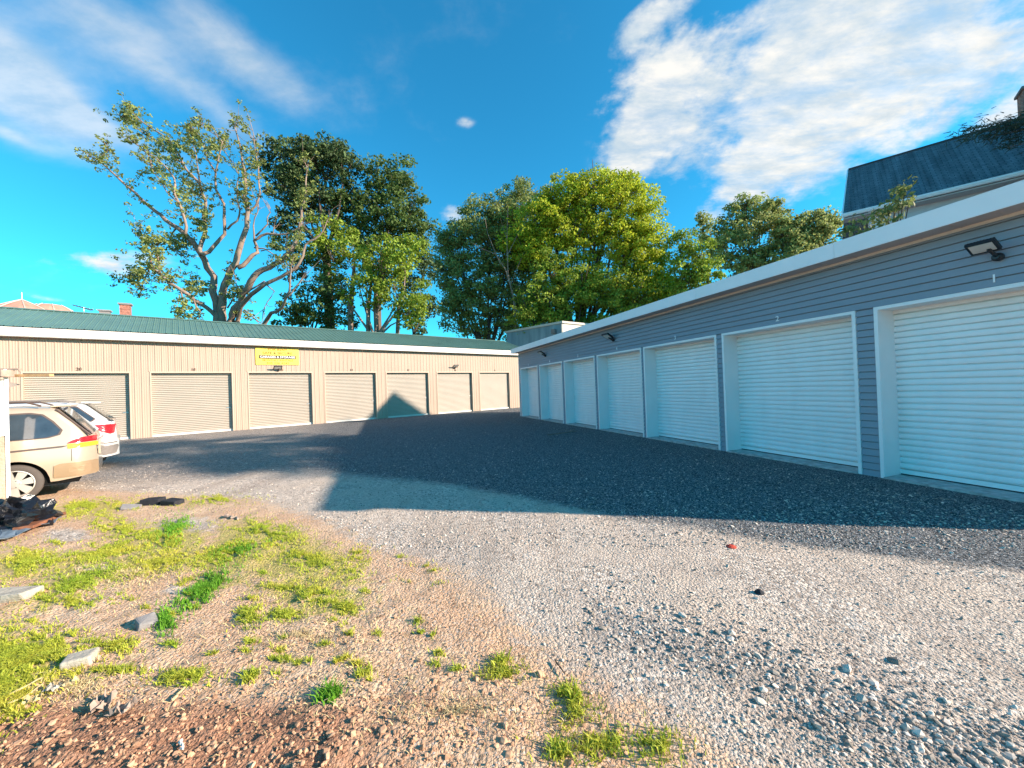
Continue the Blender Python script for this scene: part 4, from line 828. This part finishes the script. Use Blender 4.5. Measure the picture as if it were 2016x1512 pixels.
# ------------------------------------------------------------------ cars
CARD = math.radians(45.5)     # direction their tails point
def car(name, label, root_xy, spec):
    # local: x towards the tail, y away from the viewer side, z up; origin under the rear axle on the near side wheel face
    d = np.array([math.sin(CARD), math.cos(CARD)]); root = empty(name, (root_xy[0], root_xy[1], 0), math.atan2(d[1], d[0])); tag(root, label, 'car', 'cars parked at the left edge')
    W = spec['w']; hw = W/2; xr = spec['xr']; xf = spec['xf']; rw = spec['rw']; top = np.array(spec['top']); belt = spec['belt']; paint = spec['paint']
    def ztop(x): return np.interp(x, top[:,0], top[:,1])
    xs = sorted(set(np.round(np.concatenate([np.linspace(xf, xr-.35, 60), np.linspace(xr-.35, xr, 22), np.linspace(-.5,.5,30), np.linspace(spec['ax']-.5,spec['ax']+.5,30)]),4)))
    def plan(x):        # plan-view half width, rounded at the ends
        a = 1.0; e = .38
        if x > xr-e: a = 1-.30*((x-(xr-e))/e)**2.6
        if x < xf+.7: a = min(a, 1-.30*(((xf+.7)-x)/.7)**2.2)
        return hw*a
    def zbot(x):
        z = .30
        if x > .5: z = .30+.06*((x-.5)/(xr-.5))
        for c in (0, spec['ax']):
            q = spec['ar']**2-(x-c)**2
            if q > 0: z = max(z, rw+math.sqrt(q)*.98)
        return z
    def halfw(x, z):
        P = plan(x); zt = ztop(x)
        if z < belt: t = (z-.3)/(belt-.3); return P*(.955+.045*math.sin(PI*min(1,max(0,t))**.9)) 
        t = (z-belt)/(spec['roof']-belt); return P*(.955-.185*t)
    rows = []; NB = 9; NG = 6
    for x in xs:
        zt = ztop(x); zb = zbot(x); r = []
        b = min(belt, zt-.02) if zt < belt+.05 else belt
        for i in range(NB): z = zb+(b-zb)*i/(NB-1); r.append((x, halfw(x, z), z))
        g = max(b+.01, zt-.09)
        for i in range(1, NG): z = b+(g-b)*i/(NG-1); r.append((x, halfw(x, z), z))
        hwz = halfw(x, g); r.append((x, hwz-.035, g+.05)); r.append((x, hwz-.10, g+.078)); r.append((x, hwz*.55, zt)); r.append((x, 0, zt+.008))
        rows.append(r)
    n = len(rows[0]); V = []; Fs = []
    for r in rows:
        V += [(q[0], hw-q[1], q[2]) for q in r] + [(q[0], hw+q[1], q[2]) for q in r[:-1][::-1]]
    N2 = 2*n-1
    for i in range(len(rows)-1):
        for j in range(N2-1): Fs.append((i*N2+j, i*N2+j+1, (i+1)*N2+j+1, (i+1)*N2+j))
    Fs.append(tuple(range(N2))); Fs.append(tuple(range((len(rows)-1)*N2, len(rows)*N2))[::-1])
    body = MB().add(V, Fs).build('body', M[paint], root, smooth=True); body.data.set_sharp_from_angle(angle=math.radians(42))
    def patchs(poly, off, m, nm, par, sub=6):      # polygon in (x, z), laid on the near side
        P = []
        for i in range(len(poly)):
            a, b = np.array(poly[i]), np.array(poly[(i+1)%len(poly)])
            for k in range(sub): P.append(a+(b-a)*k/sub)
        # Chaikin smoothing of the outline
        for _ in range(3):
            Q = []
            for i in range(len(P)): a, b = P[i], P[(i+1)%len(P)]; Q += [a*.75+b*.25, a*.25+b*.75]
            P = Q
        c = np.mean(P, 0); rings = [1, .66, .33]; V = []; Fs = []; n_ = len(P)
        for r_ in rings: V += [(c[0]+(p[0]-c[0])*r_, c[1]+(p[1]-c[1])*r_) for p in P]
        V.append(tuple(c)); 
        for k in range(2):
            for i in range(n_): j = (i+1)%n_; Fs.append((k*n_+i, k*n_+j, (k+1)*n_+j, (k+1)*n_+i))
        for i in range(n_): Fs.append((2*n_+i, 2*n_+(i+1)%n_, 3*n_))
        V3 = [(x+ (off*.5 if x > xr-.3 else 0), hw-halfw(min(x, xr), z)-off, z) for x, z in V]
        V3 += [(V3[i][0], V3[i][1]+off+.02, V3[i][2]) for i in range(n_)]; b0 = 3*n_+1
        for i in range(n_): j = (i+1)%n_; Fs.append((i, b0+i, b0+j, j))
        return MB().add(V3, Fs).build(nm, M[m], par, smooth=False)
    for nm, poly, off, m in spec['patches']:
        if nm == 'window': fr = patchs([(c0*1.0, c1) for c0, c1 in spec_grow(poly, .03)], .004, 'trimdark', 'window_frame', root); patchs(poly, .009, 'glass', 'pane', fr)
        else: patchs(poly, off, m, nm, root)
    # wheels
    for cx in (0, spec['ax']):
        for side in (0, 1):
            y0 = .045 if side == 0 else W-.045-.22; sgn = 1 if side == 0 else -1; cy = y0 if side == 0 else y0+.22
            wroot = MB(); wroot.lathe([(rw*.70,cy+sgn*.02),(rw*.93,cy),(rw,cy+sgn*.04),(rw,cy+sgn*.18),(rw*.93,cy+sgn*.22),(rw*.70,cy+sgn*.2)], (cx,0,rw), 'y', 36, False)
            wh = wroot.build('wheel', M['rubber'], root, smooth=True)
            rm = MB(); rm.lathe([(rw*.70,cy+sgn*.015),(rw*.66,cy+sgn*.012),(rw*.63,cy+sgn*.05)], (cx,0,rw), 'y', 36, False)
            k7 = 7
            for k in range(k7):
                a = 2*PI*k/k7+.2; u = np.array([math.cos(a),0,math.sin(a)]); v = np.array([-math.sin(a),0,math.cos(a)]); c0 = np.array([cx, cy+sgn*.028, rw])
                P = [c0+u*.05-v*.035, c0+u*.05+v*.035, c0+u*rw*.64+v*.062, c0+u*rw*.64-v*.062]; B_ = [p+np.array([0,sgn*.03,0]) for p in P]
                rm.add(P+B_, [(0,1,2,3),(0,4,5,1),(1,5,6,2),(2,6,7,3),(3,7,4,0)])
            rm.lathe([(.075,cy+sgn*.03),(.075,cy+sgn*.018),(.03,cy+sgn*.014)], (cx,0,rw), 'y', 16)
            rm.build('rim', M['rim'], wh)
            dk = MB(); dk.lathe([(rw*.65,cy+sgn*.07),(.01,cy+sgn*.072)], (cx,0,rw), 'y', 24); dk.build('brake_disc', M['wellm'], wh)
            hb = MB()
            for k in range(5): a = 2*PI*k/5; hb.lathe([(.011,cy+sgn*.027),(.009,cy+sgn*.012)], (cx+.055*math.cos(a),0,rw+.055*math.sin(a)), 'y', 8)
            hb.build('wheel_nuts', M['steel'], wh)
    MB().box(xf+.25, xr-.25, .10, W-.10, .24, .62).build('underbody', M['wellm'], root)
    wl = MB()
    for cx in (0, spec['ax']): wl.box(cx-spec['ar']-.02, cx+spec['ar']+.02, .26, W-.26, .3, rw+spec['ar'])
    wl.build('wheel_well', M['wellm'], root)
    return root, halfw, patchs
def spec_grow(poly, g):
    c = np.mean(poly, 0); return [tuple(c+(np.array(p)-c)*(1+g/max(.05, np.linalg.norm(np.array(p)-c)))) for p in poly]
def build_van():
    c = GP(27, 955, .33)[:2]
    spec = dict(w=1.92, xr=.99, xf=-4.0, ax=-3.0, rw=.33, ar=.40, roof=1.66, belt=1.02, paint='gold',
        top=[(-4.0,.62),(-3.7,.86),(-3.0,1.02),(-2.6,1.10),(-1.9,1.58),(-1.2,1.66),(0,1.675),(.42,1.64),(.50,1.60),(.93,1.06),(.96,.98),(.97,.66),(.99,.62)],
        patches=[('window', [(-2.0,1.05),(-2.0,1.48),(-1.05,1.50),(-1.05,1.05)], 0, ''), ('window', [(-.95,1.07),(-.95,1.52),(.16,1.53),(.30,1.50),(.42,1.38),(.53,1.22),(.50,1.14),(.36,1.10)], 0, ''),
          ('rub_strip', [(-2.9,.80),(-2.9,.835),(.55,.93),(.62,.925),(.55,.90)], .006, 'trimdark'),
          ('tail_light', [(.60,.965),(.74,1.06),(.965,1.075),(.975,.97)], .012, 'red'), ('tail_light', [(.62,.87),(.61,.955),(.975,.96),(.985,.885)], .012, 'amber'),
          ('bumper_cover', [(.44,.36),(.45,.58),(.52,.61),(.98,.61),(.985,.38),(.95,.35)], .014, 'gold_low'),
          ('door_seam', [(.66,.64),(.66,.86),(.668,.86),(.668,.64)], .004, 'trimdark'), ('sill', [(-2.5,.32),(-2.5,.47),(-.45,.47),(-.42,.32)], .008, 'gold_low')])
    root, halfw, patchs = car('minivan', 'gold minivan parked nearest the post at the left edge, only its tail showing', c, spec)
    # hatch: dark glass slope, garnish, roof rack, spoiler
    hw = .96
    m = MB(); m.add([(.50,hw-.66,1.615),(.50,hw+.66,1.615),(.92,hw+.80,1.10),(.92,hw-.80,1.10)], [(0,1,2,3)]); m.v = [(x+.018,y,z+.018) for x,y,z in m.v]; m.build('hatch_glass', M['glass'], root)
    m = MB(); m.tube([(.47,hw-.745,1.60),(.66,hw-.79,1.37),(.90,hw-.855,1.09)], .020, 6); m.build('hatch_trim', M['trimdark'], root)
    MB().obox((.52,hw,1.655), (.13,0,.0), (0,.66,0), (.0,0,.016)).build('spoiler', M['gold'], root, bevel=.01)
    for s in (.20, 1.72):
        r = MB(); r.tube([(-2.1,s,1.68),(-2.0,s,1.74),(.12,s,1.745),(.3,s,1.67)], .017, 6); r.build('roof_rail', M['trimdark'], root)
    MB().box(.985, 1.02, .3, 1.6, .70, .98).build('hatch_panel', M['gold'], root, bevel=.01)
build_van()
def build_suv():
    c0 = GP(228, 898, .33); d = np.array([math.sin(CARD), math.cos(CARD)]); c = c0[:2]-d*1.02
    spec = dict(w=1.98, xr=1.08, xf=-3.95, ax=-2.87, rw=.37, ar=.44, roof=1.72, belt=1.16, paint='cream_car',
        top=[(-3.95,.7),(-3.7,1.0),(-2.5,1.18),(-1.9,1.62),(-1.2,1.74),(0,1.74),(.35,1.70),(.52,1.66),(.80,1.36),(1.0,1.17),(1.03,1.0),(1.05,.72),(1.08,.68)],
        patches=[('window', [(-2.0,1.2),(-1.9,1.55),(-.2,1.60),(-.2,1.2)], 0, ''), ('window', [(-.12,1.22),(-.12,1.60),(.36,1.60),(.66,1.30),(.60,1.24)], 0, ''),
          ('tail_light', [(.42,1.115),(.52,1.14),(1.03,1.145),(1.03,1.10)], .012, 'red'), ('tail_light', [(.66,1.105),(.78,.97),(.93,.90),(1.0,.92),(1.02,1.10)], .012, 'red'),
          ('lower_cladding', [(.48,.36),(.50,.55),(.70,.60),(1.05,.62),(1.07,.58),(1.02,.40)], .014, 'greyclad'), ('bumper_line', [(.6,.665),(.6,.68),(1.04,.69),(1.04,.675)], .016, 'trimdark')])
    root, hwf, pt = car('suv', 'white sport utility car behind the gold minivan, red tail light showing', c, spec); hw = .99
    m = MB(); m.add([(.52,hw-.66,1.66),(.52,hw+.66,1.66),(.98,hw+.80,1.20),(.98,hw-.80,1.20)], [(0,1,2,3)]); m.v = [(x+.02,y,z+.02) for x,y,z in m.v]; m.build('hatch_glass', M['glass'], root)
    MB().obox((.60,hw,1.70), (.17,0,-.01), (0,.66,0), (.0,0,.018)).build('spoiler', M['cream_car'], root, bevel=.012)
    MB().tube([(.82,.15,1.26),(1.0,.13,1.22)], .012, 5).build('wiper', M['black'], root)
    for s in (.22, 1.76): MB().tube([(-1.9,s,1.74),(-1.7,s,1.79),(.0,s,1.79),(.25,s,1.73)], .017, 6).build('roof_rail', M['greyclad'], root)
build_suv()
# ------------------------------------------------------------------ left edge: wall, planks, rubbish
def build_left():
    b = GP(20, 1012); b = b[:2]; zt = 2.27; d = np.array([-.60,-.80]); d /= np.linalg.norm(d); root = empty('masonry_wall', (b[0], b[1], 0), math.atan2(d[1], d[0]))
    tag(root, 'rough stucco wall end, white above and tan below, at the left edge', 'wall')
    MB().box(.03, 2.2, -.42, 0, -.2, 1.22).build('lower_stucco', M['stucco_t'], root, bevel=.02); MB().box(.03, 2.2, -.42, 0, 1.22, zt-.16).build('upper_stucco', M['stucco_w'], root, bevel=.015)
    MB().box(-.01, .03, -.43, .012, -.1, zt).build('edge_trim', M['white'], root); MB().add([(-.01,-.1,1.98),(-.01,-.1,2.08),(-.13,-.1,2.03),(-.01,-.13,1.98),(-.01,-.13,2.08),(-.13,-.13,2.03)], [(0,1,2),(5,4,3),(0,3,4,1),(1,4,5,2),(2,5,3,0)]).build('bracket', M['greyclad'], root)
    def beam(nm, a, b_, h, m, lab):
        a, b_ = np.array(a), np.array(b_); c = (a+b_)/2; r = empty(nm, c); tag(r, lab, 'plank', 'timbers on the stucco wall'); ax = (b_-a)/2; n = np.cross(ax, [0,0,1]); n = n/np.linalg.norm(n)*h; MB().obox((0,0,0), ax, n, (0,0,h*.6)).build('plank', M[m], r, bevel=.004)
    beam('wooden_plank', PT(-60,741,6.1), PT(102,738.5,6.2), .035, 'wood', 'pale yellow plank sticking out from the top of the stucco wall')
    beam('wooden_stick', PT(-60,727,6.0), PT(40,727,6.1), .022, 'greywood', 'thin grey-brown stick lying above the yellow plank')
    beam('wooden_board', PT(-40,733,5.95), PT(16,735,6.0), .09, 'greywood', 'short dark weathered board between stick and plank')
    # black rubbish bag: crumpled lump
    c = GP(18, 1042); n1, n2 = 26, 18; V = []
    for i in range(n2):
        for j in range(n1):
            t = PI*i/(n2-1)/1.0; a = 2*PI*j/n1; x = math.cos(a)*math.sin(t); y = math.sin(a)*math.sin(t); z = math.cos(t)
            q = 1+.22*math.sin(5*a+3*t)+.16*math.sin(9*a-7*t)+rng.normal(0,.05); V.append((x*.46*q, y*.30*q, max(-.02, .13+z*.24*q)))
    Fs = [(i*n1+j, i*n1+(j+1)%n1, (i+1)*n1+(j+1)%n1, (i+1)*n1+j) for i in range(n2-1) for j in range(n1)]
    o = MB().add(V, Fs).build('garbage_bag', M['plastic'], smooth=False); o.location = (c[0], c[1], 0); tag(o, 'crumpled shiny black plastic bag at the foot of the stucco wall', 'garbage bag')
    # tarp: rumpled sheet with thickness
    P = [GP(-60,1105), GP(40,1082), GP(190,1025), GP(110,1004), GP(20,1040), GP(-80,1060)]; a, b1, c1, d1 = GP(-70,1098), GP(120,1028), GP(100,1006), GP(-90,1050)
    V = []; n = 14
    for i in range(n):
        for j in range(n):
            s, t = i/(n-1), j/(n-1); p = (a*(1-s)+b1*s)*(1-t)+(d1*(1-s)+c1*s)*t; V.append((p[0]+rng.normal(0,.015), p[1]+rng.normal(0,.015), .025+.05*abs(math.sin(7*s+5*t))+rng.normal(0,.010)))
    Fs = [(i*n+j, i*n+j+1, (i+1)*n+j+1, (i+1)*n+j) for i in range(n-1) for j in range(n-1)]; o = MB().add(V, Fs).build('tarp', M['tarp']); s = o.modifiers.new('s','SOLIDIFY'); s.thickness = .006; tag(o, 'rumpled blue-grey tarp spread on the ground beside the black bag', 'tarp')
    a, b_ = GP(45,1040,.08), GP(112,1012,.08); r = empty('rusty_board', (a+b_)/2); tag(r, 'reddish-brown board lying on the blue-grey tarp', 'board'); ax = (b_-a)/2; nn = np.cross(ax,[0,0,1]); nn = nn/np.linalg.norm(nn)*.10; MB().obox((0,0,0), ax, nn, (0,0,.02)).build('board', M['rust'], r, bevel=.005)
    def block(px, py, sx, sy, sz, rz, m, lab, tilt=0):
        g = GP(px, py); z = float(height(np.array([g[0]]), np.array([g[1]]))[0]); mb = MB().box(-sx,sx,-sy,sy,-.02,sz); mb.v = [tuple(np.array(q)+rng.normal(0,.008,3)) for q in mb.v]
        o = mb.build('masonry_block', M[m], bevel=.012); o.location = (g[0],g[1],z-.005); o.rotation_euler = (tilt, tilt*.6, rz); tag(o, lab, 'block', 'blocks lying on the dirt'); return o
    block(28,1178,.15,.09,.075,.2,'block','pale block at the left edge beside the grass'); block(158,1303,.075,.06,.05,.5,'block','cream block on dirt right of the thick grass',.05)
    block(290,1228,.06,.05,.06,.9,'greyblock','small grey block beside the green grass strip',.2); block(301,992,.14,.09,.10,.1,'darkblock','charred black block behind the pale gravel hump'); block(340,992,.13,.08,.09,-.2,'darkblock','second charred block, right of the larger one')
    block(258,1000,.12,.07,.05,.6,'greyblock','grey slab leaning left of the charred blocks',.3)
    # scraps: crumpled pale leaves/paper, sticks
    def scrap(px, py, s, m, lab):
        g = GP(px, py); z = float(height(np.array([g[0]]), np.array([g[1]]))[0]); n = 7; V = []
        for i in range(n):
            for j in range(n): V.append(((i/(n-1)-.5)*s*2+rng.normal(0,s*.10), (j/(n-1)-.5)*s*1.3+rng.normal(0,s*.10), .02+abs(rng.normal(0,s*.45))))
        o = MB().add(V, [(i*n+j,i*n+j+1,(i+1)*n+j+1,(i+1)*n+j) for i in range(n-1) for j in range(n-1)]).build('dry_leaf', M[m]); o.location = (g[0],g[1],z); o.rotation_euler = (0,0,rng.uniform(0,6)); sm = o.modifiers.new('s','SOLIDIFY'); sm.thickness = .002; tag(o, lab, 'dry leaf', 'curled dry leaves near the bottom left')
    scrap(66,1384,.035,'straw','leftmost pale curled leaf on the reddish soil'); scrap(104,1360,.035,'block','pale curled leaf between two others, below the cream block'); scrap(138,1350,.03,'straw','whitest curled leaf just under the cream block'); scrap(205,1392,.06,'greywood','brown curled leaf right of the pale ones')
    scrap(240,1410,.05,'greywood','brown curled leaf farthest right beside dark soil')
    def stick(px0, py0, px1, py1, r_, m, lab, h=.02):
        a, b_ = GP(px0,py0), GP(px1,py1); z = lambda p: float(height(np.array([p[0]]), np.array([p[1]]))[0])+h; c = (a+b_)/2; P = []
        for t in np.linspace(0,1,7): p = a+(b_-a)*t; P.append(np.array([p[0]-c[0]+rng.normal(0,r_*.7), p[1]-c[1]+rng.normal(0,r_*.7), z(p)]))
        o = MB().tube(P, list(r_*np.linspace(1,.6,7)), 6).build('stick', M[m]); o.location = (c[0],c[1],0); tag(o, lab, 'stick', 'sticks and twigs on the ground')
    stick(20,1372,85,1340,.006,'straw','pale straw stick beside the curled leaves'); stick(15,1395,80,1352,.005,'straw','second pale straw stick, just below the first'); stick(342,1385,360,1360,.008,'straw','short pale stake in the dark soil')
    stick(1093,1302,1112,1330,.006,'darkbark','dark twig at the edge where dirt meets gravel'); stick(1078,858,1135,850,.018,'bark','pale forked twig on the dark gravel by the white doors',.03); stick(1120,852,1132,846,.012,'bark','small pale twig touching the forked twig',.035)
    stick(440,1020,470,1025,.02,'greywood','grey-brown stick at the edge of the grass hump'); stick(355,1470,362,1490,.008,'stucco_w','white splinter in the dark soil at the bottom edge')
    g = GP(1440,1079); o = MB().lathe([(.002,.0),(.045,.006),(.05,.018),(.02,.03)], n=9).build('red_stone', M['redleaf']); o.location = (g[0],g[1],0); tag(o, 'small red brick chip on the sunlit gravel by the shadow edge', 'stone')
    g = GP(1495,1170); o = MB().lathe([(.002,-.01),(.03,.0),(.034,.02),(.012,.04)], n=7).build('dark_stone', M['darkblock']); o.location = (g[0],g[1],0); tag(o, 'single dark lump on the pale sunlit gravel', 'stone')
build_left()
